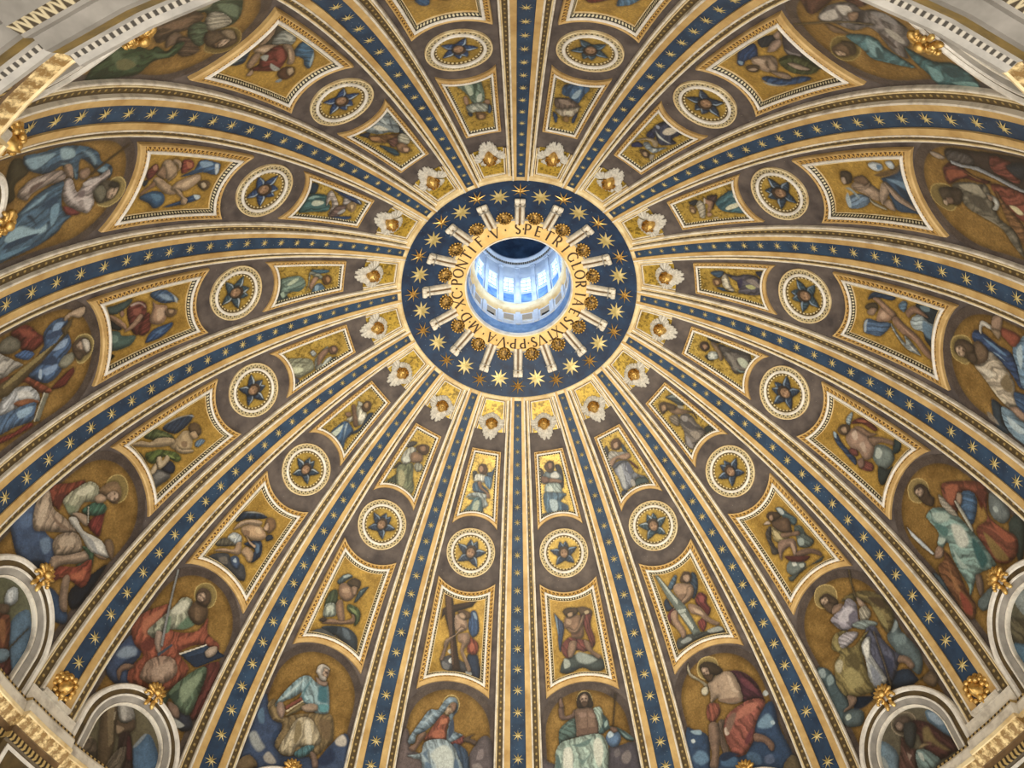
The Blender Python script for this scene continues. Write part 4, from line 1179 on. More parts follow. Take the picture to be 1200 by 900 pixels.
PIC['S10'] = decode('''
c 3f3a28 - -209,293 -227,336 -153,423 -105,380 -44,411 -39,365
h a3935c - 84,886 58,890 -21,898 -43,917 -43,955 -5,1001 51,1008 89,979 101,938
k 3f5f78 20 -230,348 -227,440 -235,527 -229,602 -211,686 -176,759 -132,800 -105,868 -69,892 -43,887 -69,828 -101,781 -134,733 -154,677 -59,716 -101,650 -144,583 -116,534 -141,451 -171,399
z 7f9fb0 - -214,365 -218,453 -210,529 -172,503 -146,455 -169,407
z 8aa8b4 - -228,531 -218,609 -172,645 -164,578
z 2a4258 - -135,503 -168,554 -163,657 -141,598 -119,554
z 7895a4 - -203,647 -187,723 -141,780 -109,777 -155,721
z 29435c - -175,665 -148,725 -96,769 -136,717
z 6f90a2 - -94,785 -108,836 -77,884 -57,879 -76,824
z 8fb0ba - -153,571 -147,638 -87,701 -61,700 -112,658
r 96877e 30 -54,416 -105,449 -118,526 -120,596 -97,638 -65,640 -61,564 -40,497 -14,481
z b8aaa0 - -54,427 -94,469 -110,538 -80,533 -55,482
z 6a5650 - -76,472 -92,533 -63,527 -37,484
f a58a74 - -140,606 -142,634 -111,666 -69,689 -74,661 -112,622
f 8f745f - -99,706 -106,749 -76,773 -53,756 -64,724
r a89c98 30 -39,646 -75,657 -55,696 4,747 -50,772 -62,832 -86,864 -56,887 -13,857 17,834 68,864 113,852 106,813 66,730 25,684
z c9bfba - -54,668 -34,706 24,749 87,812 55,740 -1,679
z cac0bb - 30,788 46,847 94,860 102,826
z 77696a - 4,747 -2,788 32,796 34,768
z bcb2ae - -40,755 -55,836 -29,834 -16,781
k 41617a 30 50,453 7,490 -36,541 -65,640 -4,663 80,707 110,763 143,731 177,713 211,644 228,548 238,445 250,364 110,296 113,407
z 7ba0b6 - 48,466 3,524 -32,585 4,581 38,518
z 1f3548 - 59,505 57,547 133,604 103,557
z 8fb2c2 - 90,489 131,596 117,641 163,650 172,567 167,467 131,427
z 24405a - 154,463 155,619 182,556 184,444
z 2a4660 - 47,557 0,593 -6,655 74,675 132,654 62,620
z 6d94ac - 52,630 36,674 103,694 148,667
z 2c4c68 - 220,482 194,603 173,668 224,597
z 5a84a0 - 199,434 199,533 204,591 221,525 225,441
k 7a3a38 - 60,698 76,749 112,807 106,739
f 5a5346 - 26,845 -32,862 -26,918 -1,969 53,963 75,920 70,880
e a8937c 90 34,909 2,932 13,967 53,963 64,938
f 73705f - 17,834 -12,865 19,903 54,911 71,888
f 33302a - -7,905 -22,928 -1,965 10,944
O 5a4628 - -76,773 -206,897 -200,905 -68,784
''')
PIC['S11'] = decode('''
c 6d6a5c - -222,506 -204,572 -149,597 -137,546 -181,472
h a3935c - -14,871 -57,891 -49,948 1,981 58,963 83,919 66,881
k 6a2c24 20 -231,539 -232,622 -168,682 -130,716 -104,706 -95,646 -127,596 -174,589
z 8a4432 - -233,572 -210,639 -149,690 -166,623
k 6a2a22 20 118,734 79,848 102,862 127,831 145,801 134,749
r 43638c 30 -153,716 -187,775 -174,827 -143,845 -127,810 -93,844 -28,859 10,820 62,796 86,748 83,704 31,642 5,619 -28,675 -68,687 -93,714
z 7f9cc0 - -172,776 -158,827 -130,802 -134,759
z 2f4668 - -134,724 -138,784 -104,810 -104,741
z 89a4c4 - -70,765 -74,844 -35,824 -44,755
z 263c5c - -24,683 -32,762 24,783 11,723
z 7d9abf - 13,697 24,783 53,762 51,709
z 9ab0c8 - 5,680 13,697 55,687 39,671
r 3f6498 20 -122,562 -119,613 -80,662 -67,627 -99,578
r 8f8f7c - 32,782 3,821 11,873 47,865 63,814
k a8a49c 10 -183,456 -104,553 -58,600 -58,557 -55,480 -95,433
k 8f4a30 20 -55,480 -4,603 78,687 133,731 121,679 24,599 13,523 14,471
r b0b4b8 20 41,466 22,538 47,613 101,657 148,656 145,594 118,520 111,434
z d0d0cc - 38,553 66,619 121,635 95,560
k a0643c - 84,528 103,603 148,656 136,578
r 4f7096 30 102,418 109,505 135,632 179,626 209,596 185,504 167,402
z 8fb0cc - 127,536 144,621 175,605 170,543
k 7a3028 20 183,415 205,498 211,586 234,598 230,527 212,424
O 5f5032 - -77,783 -112,827 -93,844 -20,692 36,510 23,435 -31,443 -39,564
Z 8a7a4c - -77,774 -108,827 -102,831 -42,694 -11,561 -5,491 -17,484 -42,573
O 5f5032 - -119,810 -155,853 -156,870 -128,862 -89,827
f b59c80 - -181,827 -192,878 -187,930 -161,935 -142,905 -167,862 -158,827
f 6f5a48 - -26,863 -44,913 -10,955 40,960 53,914 45,879
e b09a84 90 -16,884 -29,930 11,949 18,908
f 5a4a3a - 11,873 37,915 64,903 45,879
f c4bcae - -31,916 -16,951 31,956 37,933
O 8a8a78 - 216,608 119,689 139,712 232,635
Z bdb9a4 - 216,608 119,689 125,695 221,614
''')
PIC['N13'] = decode('''
s 5f5840 - -413,19 107,367 268,62 -245,-226
s 46698a - 43,49 76,170 157,130 208,48 95,-12
z 7f8c96 - 36,79 60,161 79,163 59,92
s 44607a - -220,33 -193,110 -176,116 -175,91 -207,45
f 5e5142 20 -249,-64 -203,-10 -152,6 -112,-10 -77,-69 -16,-110 -188,-210
z 8a7a62 - -220,-29 -174,9 -146,14 -179,-15
z 3a332a - -159,-63 -112,-26 -77,-86 -113,-91
O 5a4a34 - -185,145 -112,197 -45,47 -3,-82 -57,-113 -130,28
Z 76664a - -160,157 -129,182 -56,49 -64,19 -116,96
Z 8d8068 - -121,161 -110,168 -98,133 -103,130
f 8a8680 - -118,206 -52,227 -8,189 -32,161 -64,146 -87,157
z b0aca4 - -111,203 -71,215 -45,166 -68,152
f 5c4a38 - -88,135 -53,144 -32,161 -13,190 11,158 -8,120 -45,81
z 8f7a60 - -81,122 -36,133 -39,105 -60,89
k 3a2a26 10 -41,92 -11,127 26,98 94,-29 28,-85 -26,-39 -17,15
k 6a5f50 0 -41,-64 -24,27 14,66 33,-5 35,-81 -31,-118
k 4f2328 - -4,106 18,102 61,35 38,22
''')
PIC['N2'] = decode('''
s 5c5644 - -150,444 366,102 184,-161 -327,118
s 5f7f98 - 124,173 169,139 190,78 204,-14 197,-34 155,9 132,82 111,129
z 8ba1b4 - 126,167 164,138 177,74 143,84 119,133
s 6a8494 - -168,165 -127,168 -93,106 -99,59 -144,-16 -237,32
z 9aa4a4 - -186,123 -156,107 -157,49 -213,61
h 7c7260 - -59,216 -24,240 30,228 60,201 60,161 22,133 -34,140 -61,178
k 4a2a28 20 47,174 107,123 149,46 200,-44 139,-47 68,-36 36,24 36,90 37,141
z 7c6a40 - 66,123 105,112 109,46 146,-35 107,-19 67,43 39,63
z a08a60 - 32,67 68,46 117,-4 63,37 3,51
f 5c4c40 - -44,207 -10,222 28,208 42,181 23,159 -17,152 -45,173
f 927c6c - -39,200 -16,204 -3,174 -24,165 -41,179
f 393c3c - 1,181 47,157 25,105 -8,74 -37,83 -30,130
k 5d4038 0 -37,143 -30,79 -4,55 -50,-26 -133,-5 -71,94
z a08a7c - -52,75 -30,45 -59,28
k 7f9a98 20 -6,52 39,30 64,-10 75,-41 36,-58 -21,-42 -29,3
z bcc8c0 - -4,47 17,26 7,-9 -8,16
''')
PIC['N12'] = decode('''
s 5a5c44 - -531,-170 -36,359 352,-19 -177,-434
s 51708a - 49,94 80,206 180,121 222,12 200,-61
f a5aeb2 - -59,166 -55,201 -29,219 6,190 -4,150 -34,136
z c8ced0 - -54,171 -45,203 -10,175 -18,152
f 5c4a3a - -64,93 -19,143 7,130 -1,78 -41,55
k 6a3c28 10 -66,18 5,113 46,106 119,26 213,-65 120,-164
z 8a5a34 - -11,68 21,98 85,39 63,20
k 552a28 0 72,-29 127,18 213,-65 147,-130
O 4a4434 - 108,37 130,159 135,158 115,34
f 6f8a9c - 71,-9 110,25 135,10 122,-29 87,-44
''')
PIC['N3'] = decode('''
s 55523e - -41,333 292,-2 22,-228 -329,51
s 4f7690 - -188,114 -122,96 -5,-7 -103,-103 -220,9
s 8f9a98 - -33,241 29,229 98,161 13,91 -47,166
k 5f5840 0 -116,209 -65,150 -21,45 -94,60 -162,131
''')
PIC['U0'] = decode('''
c 3a4048 - -118,2054 -58,2067 4,2052 107,2040 97,2023 -10,2042 -115,2028
w 3f3a3c 0 -82,2361 -56,2338 -56,2293 -81,2257 -87,2303
w 33343c 0 26,2359 58,2356 69,2299 62,2216 36,2214 40,2285
r 6f7f86 0 -52,2318 -17,2333 33,2319 59,2275 46,2238 -5,2247 -69,2255
z c8cac4 - -11,2313 27,2323 48,2290 32,2273 -13,2281
r 9fb0ac 20 -43,2252 34,2241 50,2180 68,2170 29,2170 -21,2185 -65,2197
z c2ccc4 - -39,2239 -3,2214 -20,2191 -51,2201
r 4f7088 0 -72,2191 -20,2191 49,2173 70,2163 52,2147 29,2125 69,2092 63,2055 -8,2054 -65,2061 -81,2127
z a4b8c0 - -46,2149 5,2142 10,2090 -14,2061 -43,2078
z 2f445c - 27,2113 63,2094 57,2056 25,2062
f 8a6850 - -32,2283 7,2278 56,2256 47,2242 3,2252 -36,2258
f 6f5040 - -68,2301 -31,2290 -28,2263 -62,2255 -78,2276
f 5a4430 - -45,2363 -14,2395 17,2387 22,2353 0,2318 -31,2329
f 8c6a50 - -17,2379 9,2378 8,2349 -13,2342
''')
PIC['U15'] = decode('''
c 3c4650 - -111,2024 -23,2047 54,2052 49,2042 -102,2014
w 3a4046 0 -65,2310 -40,2315 -31,2265 -54,2261
w 35506c 20 26,2313 56,2330 71,2358 69,2293 61,2259 43,2251
r d0d0c4 20 -48,2249 -43,2295 -5,2305 29,2294 23,2254 -17,2255
r 5f86a4 20 17,2292 56,2291 69,2254 62,2214 24,2248
r 40607c 20 -53,2235 -16,2248 50,2206 47,2186 -18,2183 -46,2191
r a8b4b4 20 -83,2138 -62,2169 -12,2184 55,2175 46,2148 65,2111 29,2087 16,2131 -20,2151 -59,2150
z 40504f - -76,2137 -46,2155 -19,2147 -48,2126
r 56757c 0 -93,2040 -45,2107 -32,2148 13,2149 37,2082 35,2050 -54,2035
z a4b09c - -33,2110 -5,2140 12,2117 2,2058 -30,2052
f 9a7458 - -22,2247 0,2254 12,2220 59,2188 71,2157 50,2161 40,2186 -3,2211
f 5f4026 - -36,2335 -22,2367 11,2366 30,2333 15,2305 -19,2309
f a07a5c - -31,2343 -14,2359 3,2336 -7,2315 -24,2318
''')
PIC['U1'] = decode('''
c 30384a - -93,2075 -70,2078 -53,2057 -100,2046
c 3a4a4c - 15,2108 84,2100 93,2047 47,2057 1,2066
w 3a3c44 0 -77,2363 -48,2378 -54,2338 -72,2304 -84,2323
w 3a4a58 20 41,2354 53,2334 55,2283 32,2295
r a8a49c 20 -60,2327 -34,2336 -2,2313 49,2286 58,2260 20,2259 -32,2271 -89,2269
r 7f8490 0 -55,2239 -8,2245 32,2225 38,2152 81,2094 32,2113 -16,2074 -76,2081 -71,2163 -78,2207
z a8acb0 - -55,2225 -17,2229 -37,2119 -56,2079 -74,2101
z 565c70 - 12,2228 32,2211 32,2155 -2,2158
z 9a9690 - -14,2115 12,2116 10,2076 -16,2074
f a08068 - -89,2269 -49,2293 6,2288 58,2274 58,2246 20,2245 -23,2274 -66,2245 -92,2249
k 4a4e5a - -75,2241 -23,2260 35,2230 -11,2240 -69,2225
o 5a3020 - 36,2233 55,2213 72,2162 63,2158 46,2196
f 6a4a2c - -22,2373 6,2398 42,2383 44,2346 18,2324 -25,2339
f a8866a - -1,2373 27,2369 18,2338 -5,2336 -11,2353
''')
PIC['U14'] = decode('''
w 4a4640 20 -78,2303 -68,2344 -28,2362 -31,2337 -56,2307
w 3a342e - -90,2142 -77,2195 -52,2194 -68,2162
k 3f4638 20 -100,2023 -71,2092 -52,2117 -27,2069 -34,2035
r 747a5c 0 -68,2147 -52,2194 11,2227 49,2153 87,2093 89,2056 67,2039 -8,2048
z a09c74 - -55,2131 -39,2170 11,2134 26,2058 -11,2062
z 4a523c - -20,2195 8,2202 49,2106 36,2085
r a8a89c 20 -71,2214 -75,2266 -51,2314 -15,2322 -5,2288 -8,2232 -39,2200
z c4c8bc - -68,2223 -46,2259 -4,2242 -36,2210
f 86684e - -30,2275 -5,2304 43,2304 56,2264 15,2236 -11,2238
r 8f9080 20 21,2224 40,2248 75,2242 81,2214 53,2193
f 5a4028 - -21,2334 10,2366 55,2373 68,2332 49,2307 -2,2313
f 8a684c - 1,2338 28,2363 49,2338 27,2320
''')
PIC['U2'] = decode('''
c 2a302e - 60,2093 104,2081 96,2041 32,2049 10,2062
w 3f4648 20 24,2400 74,2377 85,2328 80,2284 49,2299 37,2354
z 7c8480 - 28,2396 72,2375 76,2338 50,2365
r 6a625c 20 10,2255 50,2233 59,2191 51,2150 52,2069 -11,2059 -84,2054 -95,2111 -49,2166 -28,2228
z 8f8478 - -27,2145 17,2119 14,2074 -29,2083
z 8a8484 - -61,2145 -48,2116 -75,2054 -94,2094
z 4a4444 - -11,2227 28,2197 25,2127 -19,2169
z 8c8684 - 15,2251 41,2217 11,2198 -7,2223
r 7a6e60 20 -51,2298 -3,2277 -20,2236 -46,2219 -63,2252
f 8a6e54 - -20,2327 28,2313 49,2266 84,2213 41,2241 -7,2281
z 9a9484 - 41,2316 63,2285 58,2265 34,2293
f 5f4a30 - -51,2390 -15,2398 15,2359 32,2316 10,2305 -29,2336 -68,2340
f 9a7a58 - -33,2382 -11,2369 -29,2344 -55,2353
o 4a3420 - 63,2244 85,2205 74,2167 68,2170 74,2204
''')
PIC['U13'] = decode('''
c 3a4450 - -101,2014 -52,2055 8,2050 89,2046 46,2022
r 34567a 20 -39,2052 -42,2113 -24,2180 28,2182 63,2166 61,2100 85,2050 38,2046 -5,2045
z b8c4b8 - -39,2052 -34,2105 -20,2160 1,2115 0,2066 -18,2049
z 9ab0c0 - 2,2140 -15,2172 2,2181 40,2112 56,2079
r c8c4b0 20 -41,2295 -6,2314 38,2307 64,2274 59,2220 16,2228 -2,2194 -28,2192 -14,2230 7,2244
z e0dccc - 8,2269 38,2299 55,2258 34,2245
k 223448 20 60,2270 47,2316 69,2337 82,2283 85,2187 58,2154 73,2224
f 7a5c44 - -67,2267 -54,2289 -19,2267 38,2232 55,2208 33,2195 -19,2234
f 7a5c44 - -63,2206 -47,2234 -23,2230 -32,2204
f 5a4228 - -23,2321 -21,2361 11,2373 38,2341 29,2307 -1,2302
f 97764e - -15,2330 -8,2358 16,2344 12,2323
r a8a89c - -58,2318 -32,2329 -19,2317 -36,2299
''')
PIC['U3'] = decode('''
w 23282c 20 69,2351 82,2312 82,2269 64,2285 59,2327
w 2c302e 20 -46,2327 -25,2308 -41,2274 -57,2295
r 56504c 20 68,2275 78,2202 93,2132 95,2067 3,2039 -28,2075 -53,2120 -22,2166 0,2208 27,2240
z 7c766e - 41,2234 42,2169 -11,2105 -44,2124 -4,2173
z aeb4a0 - 40,2141 61,2110 49,2063 18,2051 -1,2087 15,2126
z 6a7c78 - -12,2137 -20,2101 -5,2052 -34,2095
z 353438 - 73,2201 93,2121 74,2136 60,2186
r aab0aa 20 -27,2313 -1,2306 13,2267 -15,2246 -45,2278 -48,2299
z c8ccc4 - -18,2305 1,2290 -24,2264 -41,2285
f 7f6a54 - 59,2316 59,2283 27,2240 -5,2217 -24,2231 17,2269 43,2316
f 4a3828 - 5,2382 34,2373 43,2338 15,2317 -15,2334 -15,2367
f 8f6e54 - 13,2366 27,2349 20,2330 -6,2343
''')
PIC['U12'] = decode('''
r 8a8c74 20 -16,2034 -58,2054 -38,2113 5,2186 49,2196 78,2178 81,2110 79,2078 39,2045
z c0c4a4 - 0,2044 -5,2074 29,2127 54,2122 52,2078 28,2044
z 60604c - -42,2054 -15,2127 23,2179 22,2146 -16,2083
z 5a5a50 - 56,2066 62,2096 80,2100 74,2069
c 3f4250 - 50,2035 84,2076 106,2065 101,2017
r 9a9a8c 20 24,2212 6,2241 -18,2304 -1,2315 34,2274 61,2241 80,2256 89,2230 88,2196 60,2197
r b8c0b8 20 80,2233 52,2278 52,2311 69,2310 83,2282 94,2250
f 8f6e58 - 15,2237 -4,2266 -4,2310 15,2315 34,2274 63,2235 63,2213
w 2c3a40 20 76,2291 64,2323 69,2344 85,2331 90,2285
f 6f5340 - -1,2315 -4,2354 26,2371 50,2351 38,2317
f 9a765c - 3,2335 8,2356 31,2358 34,2335
w 9aa0a0 20 -32,2199 -36,2222 -4,2233 1,2209
''')
PIC['U4'] = decode('''
w 35506a 20 40,2366 55,2348 63,2299 53,2281 16,2309 22,2337
w 24405a 20 -46,2336 -41,2297 -56,2269 -58,2211 -64,2288
r 54505a 20 48,2282 44,2206 60,2157 58,2082 0,2039 -35,2049 -56,2087 -63,2154 -56,2201 -15,2186 17,2227
z a8a870 - -9,2160 4,2124 -9,2091 -26,2106 -27,2139
z 857a74 - 23,2156 41,2102 -4,2058 -13,2086
z 34304a - 15,2208 35,2169 -23,2177 -37,2201
r b8ae98 20 22,2299 44,2273 18,2256 -15,2248 -45,2225 -57,2240 -43,2278 -26,2297
z d0c8b0 - 19,2285 12,2266 -36,2259 -34,2283
c 2c3448 - 85,2089 91,2023 34,2032 44,2055
f 7a5836 - 0,2358 12,2338 11,2309 -12,2301 -35,2326 -33,2350
f a8845c - -3,2344 2,2324 -19,2316 -27,2335
''')
PIC['U11'] = decode('''
c 34403f - 11,2060 65,2105 106,2124 118,2056 92,2042
r 6f877c 20 31,2070 -25,2071 -33,2109 -33,2176 -3,2217 36,2225 58,2182 64,2124 92,2095 84,2076
z b0bea4 - 14,2108 -18,2149 -17,2187 8,2165 22,2132
z 9ab09c - 59,2071 49,2095 83,2100 85,2081
z 405a58 - 42,2109 39,2182 45,2221 68,2182
r a0a494 20 79,2226 24,2244 -38,2243 -45,2271 -19,2323 11,2331 -9,2285 -28,2254 29,2249
f a8846a - 39,2250 -11,2275 -2,2305 25,2288 65,2265
r 4f7088 20 89,2261 39,2289 34,2323 71,2349 98,2329 98,2290
z 7f9cb0 - 44,2284 42,2313 71,2309 78,2290
w 3f6478 20 -57,2250 -55,2308 -44,2368 -30,2356 -31,2302
f 6f4e24 - -4,2329 -18,2357 2,2389 36,2386 47,2353 25,2332
f a87c4c - 3,2349 -5,2368 21,2380 34,2362
''')
PIC['U5'] = decode('''
w 2c3038 20 52,2349 59,2298 42,2293 25,2329
r 3f6a76 20 21,2189 51,2122 64,2065 34,2042 -15,2039 -84,2033 -71,2106 -47,2175 -12,2197
z d0ceb0 - -31,2157 -15,2118 -13,2053 -33,2048 -47,2105 -48,2150
z 6f98a0 - 12,2149 50,2093 58,2083 15,2117 -17,2179
z a8bcb8 - 32,2078 41,2049 25,2047 16,2077
z 274a56 - -3,2192 11,2144 15,2092 -18,2150 -30,2186
r b0a894 20 31,2310 48,2275 14,2264 -33,2284 -59,2302 -53,2325 -3,2319
k 4a3a3a 20 57,2229 61,2186 51,2162 9,2201 -14,2233
f a07c60 - 56,2245 41,2228 25,2207 -6,2224 -34,2259 -17,2265 9,2246 33,2258
z c0b8a8 - 52,2252 54,2240 22,2254 20,2268
f a88468 - -35,2274 -40,2252 -55,2254 -59,2281
f 8a6a48 - 24,2361 28,2338 4,2326 -22,2345 -12,2365
f b8986c - 7,2360 8,2344 -12,2345 -13,2361
z b8b09c - -70,2256 -73,2217 -82,2231 -76,2259
''')
PIC['U10'] = decode('''
c 1f3444 - -38,2061 -92,2053 -87,2096 -44,2109 -24,2086
r 3f6a6c 20 88,2065 -7,2075 -33,2105 -41,2178 -3,2211 20,2240 54,2227 71,2153 85,2109
z b8c0ac - 29,2116 2,2126 -5,2179 11,2194 32,2169 40,2137
z 7fa09c - 7,2083 -22,2102 -24,2152 1,2110
z 244850 - -11,2119 -26,2182 -11,2181 -3,2128
r c0b4ac 20 -42,2182 -75,2192 -34,2250 0,2281 13,2268 45,2264 64,2248 14,2247 -20,2217 17,2212
r b8b0ac 20 -63,2242 -79,2262 -47,2336 -22,2341 -12,2305 -49,2287 -61,2253
r 6f5a54 20 67,2255 7,2274 -13,2326 26,2338 69,2309 83,2274
z a0a0a0 - 47,2297 9,2323 19,2344 51,2320
w 27406c 20 -82,2197 -76,2306 -63,2389 -42,2408 -45,2348
z a8b8c4 - -66,2361 -59,2392 -42,2408 -52,2386
w 2a4468 20 76,2281 45,2381 58,2393 83,2337
f a88a60 - -4,2331 -38,2342 -39,2379 0,2392 18,2376
f c0a478 - -19,2348 -30,2368 -6,2377 2,2367
''')
PIC['U6'] = decode('''
w 2a3050 20 56,2227 61,2161 19,2194 20,2226
r 3c4258 20 56,2176 62,2101 23,2042 -16,2045 -60,2038 -58,2083 -50,2138 -83,2146 -47,2215 -12,2219 23,2189
z cabfaa - 14,2147 17,2098 -14,2058 -34,2053 -34,2117 -11,2152
z c0c4bc - 58,2148 29,2165 -22,2175 -75,2168 -45,2187 8,2192
z 8f97a8 - 67,2127 43,2120 34,2140 48,2146
r 8f9ca4 20 30,2289 21,2258 -23,2267 -68,2209 -61,2250 -51,2295 -26,2305 0,2305
z ccd0c8 - -20,2281 -44,2261 -43,2294
k 28305a - 71,2333 55,2296 18,2305 53,2350
f b09c7c - 69,2302 57,2259 27,2225 -8,2214 -32,2246 -19,2262 8,2243 36,2255
f 5a4632 - 15,2343 2,2318 -34,2315 -51,2346 -27,2365
f a88c6c - -5,2340 -15,2324 -38,2341 -26,2356
w 9a9080 - -42,2326 -59,2305 -73,2339 -63,2352
''')
PIC['U9'] = decode('''
c 28344a - 84,2071 39,2101 65,2129 77,2103
w 22303f 20 -94,2166 -96,2217 -89,2318 -71,2310 -59,2238
r 7f8c90 20 46,2070 -20,2051 -86,2037 -109,2072 -90,2172 -63,2223 -33,2189 14,2153 36,2115
z ccccbc - 10,2086 -21,2093 -39,2145 -37,2174 3,2137
z b8c4c4 - -61,2059 -59,2097 -53,2141 -45,2101
z 4a5660 - -87,2088 -78,2138 -54,2193 -52,2160
f 7f5c34 20 54,2123 12,2167 -25,2200 -56,2234 -33,2260 16,2243 62,2186 70,2144
z a87c4c - 55,2133 23,2174 41,2192 67,2158
k 6a4a40 20 5,2227 -41,2248 -14,2288 15,2295 20,2258
r b0ac98 20 -45,2242 -70,2240 -79,2279 -66,2324 -38,2325 -21,2287
w 2f4a58 20 61,2218 29,2279 17,2333 29,2360 50,2335
f 8a6a4c - 0,2292 -32,2298 -41,2357 -29,2384 3,2369 13,2328
f b89478 - -16,2331 -34,2359 -17,2376 -4,2357
''')
PIC['U7'] = decode('''
c 9a9c94 - 75,2045 37,2027 -58,2037 -54,2061 12,2056 59,2078
z c0c0b4 - 60,2048 36,2034 -8,2042 38,2065
r 3c6288 20 54,2167 59,2101 18,2073 -13,2044 -64,2080 -51,2146 -38,2212 -16,2220 18,2179
z 8fa8b8 - 7,2183 -4,2127 -31,2101 -34,2153 -18,2189
z 24405f - 49,2166 33,2108 10,2086 22,2180
k 6a5a50 20 82,2211 52,2196 10,2192 -46,2224 -51,2245 11,2275 65,2274
z 8f7c6c - 63,2214 27,2204 -19,2234 37,2245
r b4a894 20 66,2290 20,2277 -49,2238 -43,2293 -25,2323 23,2331
z ccc4ac - 8,2289 -29,2276 -21,2309 6,2318
w 2a4468 0 71,2313 42,2336 36,2387 47,2382
w 2a3a58 0 -36,2326 -53,2274 -53,2357 -39,2363
f 8a6a3c - 11,2342 0,2324 -17,2333 -22,2365 2,2369
''')
PIC['U8'] = decode('''
r 6f8474 20 75,2045 27,2041 -23,2043 -56,2067 -59,2158 -48,2222 -16,2236 11,2228 20,2172 38,2120 62,2073
z b0bca4 - 26,2080 -4,2097 -7,2158 18,2165
z b4bcac - -18,2176 -48,2162 -38,2220 -9,2226
z 3c5044 - -17,2079 -42,2093 -20,2162 4,2215
z a8b4a0 - 58,2052 24,2050 20,2074 52,2070
f 94745a - 48,2169 29,2169 31,2228 49,2222
f 94745a - -48,2222 -72,2220 -72,2250 -48,2274
r 9aa094 20 47,2238 6,2229 -44,2243 -68,2271 -52,2305 5,2297 43,2292
z c4c4b4 - 22,2261 1,2253 1,2276 20,2277
w 2f4a64 0 -66,2256 -76,2280 -64,2322 -51,2312
w 2a3c4c 0 48,2290 26,2305 35,2325 47,2313
f 7a5a34 - 11,2303 -14,2303 -39,2324 -28,2359 6,2356
f a8845c - -1,2321 -24,2328 -24,2354 0,2351
c 8a8c88 - -52,2036 -70,2033 -71,2056 -54,2063
''')


# ------------------------------------------------------------------ framed panels
def arc_pts(cx, cy, r, a0, a1, n): a = np.linspace(a0, a1, n); return np.stack([cx + r * np.cos(a), cy + r * np.sin(a)], -1)
def seg(a, b, n): t = np.linspace(0, 1, n)[:, None]; return np.array(a) * (1 - t) + np.array(b) * t
def arc3(a, m, b, n):
    (ax, ay), (mx, my), (bx, by) = a, m, b
    D = 2 * (ax * (my - by) + mx * (by - ay) + bx * (ay - my))
    if abs(D) < 1e-6: return seg(a, b, n)
    ux = ((ax**2 + ay**2) * (my - by) + (mx**2 + my**2) * (by - ay) + (bx**2 + by**2) * (ay - my)) / D
    uy = ((ax**2 + ay**2) * (bx - mx) + (mx**2 + my**2) * (ax - bx) + (bx**2 + by**2) * (mx - ax)) / D
    r = math.hypot(ax - ux, ay - uy); a0 = math.atan2(ay - uy, ax - ux); a1 = math.atan2(by - uy, bx - ux); am = math.atan2(my - uy, mx - ux)
    def norm(x, ref):
        while x < ref - PI: x += 2 * PI
        while x > ref + PI: x -= 2 * PI
        return x
    a0 = norm(a0, am); a1 = norm(a1, am)
    return arc_pts(ux, uy, r, a0, a1, n)
def offset_side(c, d):
    """move a polyline to its left by d (lines extended a bit)"""
    t = np.gradient(c, axis=0); t /= np.linalg.norm(t, axis=1)[:, None]; nrm = np.stack([-t[:, 1], t[:, 0]], -1)
    q = c + nrm * d
    return np.vstack([q[0] - t[0] * 1.0, q, q[-1] + t[-1] * 1.0])
def cross2(a, b):
    """intersection nearest to the middle of the joint of two polylines"""
    best = None
    for i in range(len(a) - 1):
        for j in range(len(b) - 1):
            p, r = a[i], a[i + 1] - a[i]; q, s = b[j], b[j + 1] - b[j]; den = r[0] * s[1] - r[1] * s[0]
            if abs(den) < 1e-12: continue
            t = ((q[0] - p[0]) * s[1] - (q[1] - p[1]) * s[0]) / den; u = ((q[0] - p[0]) * r[1] - (q[1] - p[1]) * r[0]) / den
            if -1e-9 <= t <= 1 + 1e-9 and -1e-9 <= u <= 1 + 1e-9: best = (i + t, j + u, p + r * t)
            if best is not None and i > 0: pass
    return best
def resample(c, n):
    d = np.r_[0, np.cumsum(np.linalg.norm(np.diff(c, axis=0), axis=1))]; s = np.linspace(0, d[-1], n)
    return np.stack([np.interp(s, d, c[:, 0]), np.interp(s, d, c[:, 1])], -1)
class Panel:
    """four sides, counter-clockwise: bottom, right, top, left"""
    def __init__(s, TLx, Yt, Ytm, BLx, Yb, Ybm):
        s.sides = [arc3((-BLx, Yb), (0, Ybm), (BLx, Yb), 13), seg((BLx, Yb), (TLx, Yt), 9), arc3((TLx, Yt), (0, Ytm), (-TLx, Yt), 13), seg((-TLx, Yt), (-BLx, Yb), 9)]
    def loop(s, ds):
        """offset the sides inward by ds[0..3] and trim them at the mitres"""
        if max(ds) < 1e-6: return s.sides
        cs = [offset_side(c, d) for c, d in zip(s.sides, ds)]; js = [cross2(cs[i], cs[(i + 1) % 4]) for i in range(4)]
        out = []
        for i in range(4):
            st, en = js[i - 1], js[i]; c = cs[i]; i0, i1 = st[1], en[0]
            mid = c[int(math.floor(i0)) + 1:int(math.ceil(i1))]
            out.append(resample(np.vstack([st[2], mid, en[2]]), 13 if i % 2 == 0 else 9))
        return out
    def outline(s, ds): return np.vstack([c[:-1] for c in s.loop(ds)])
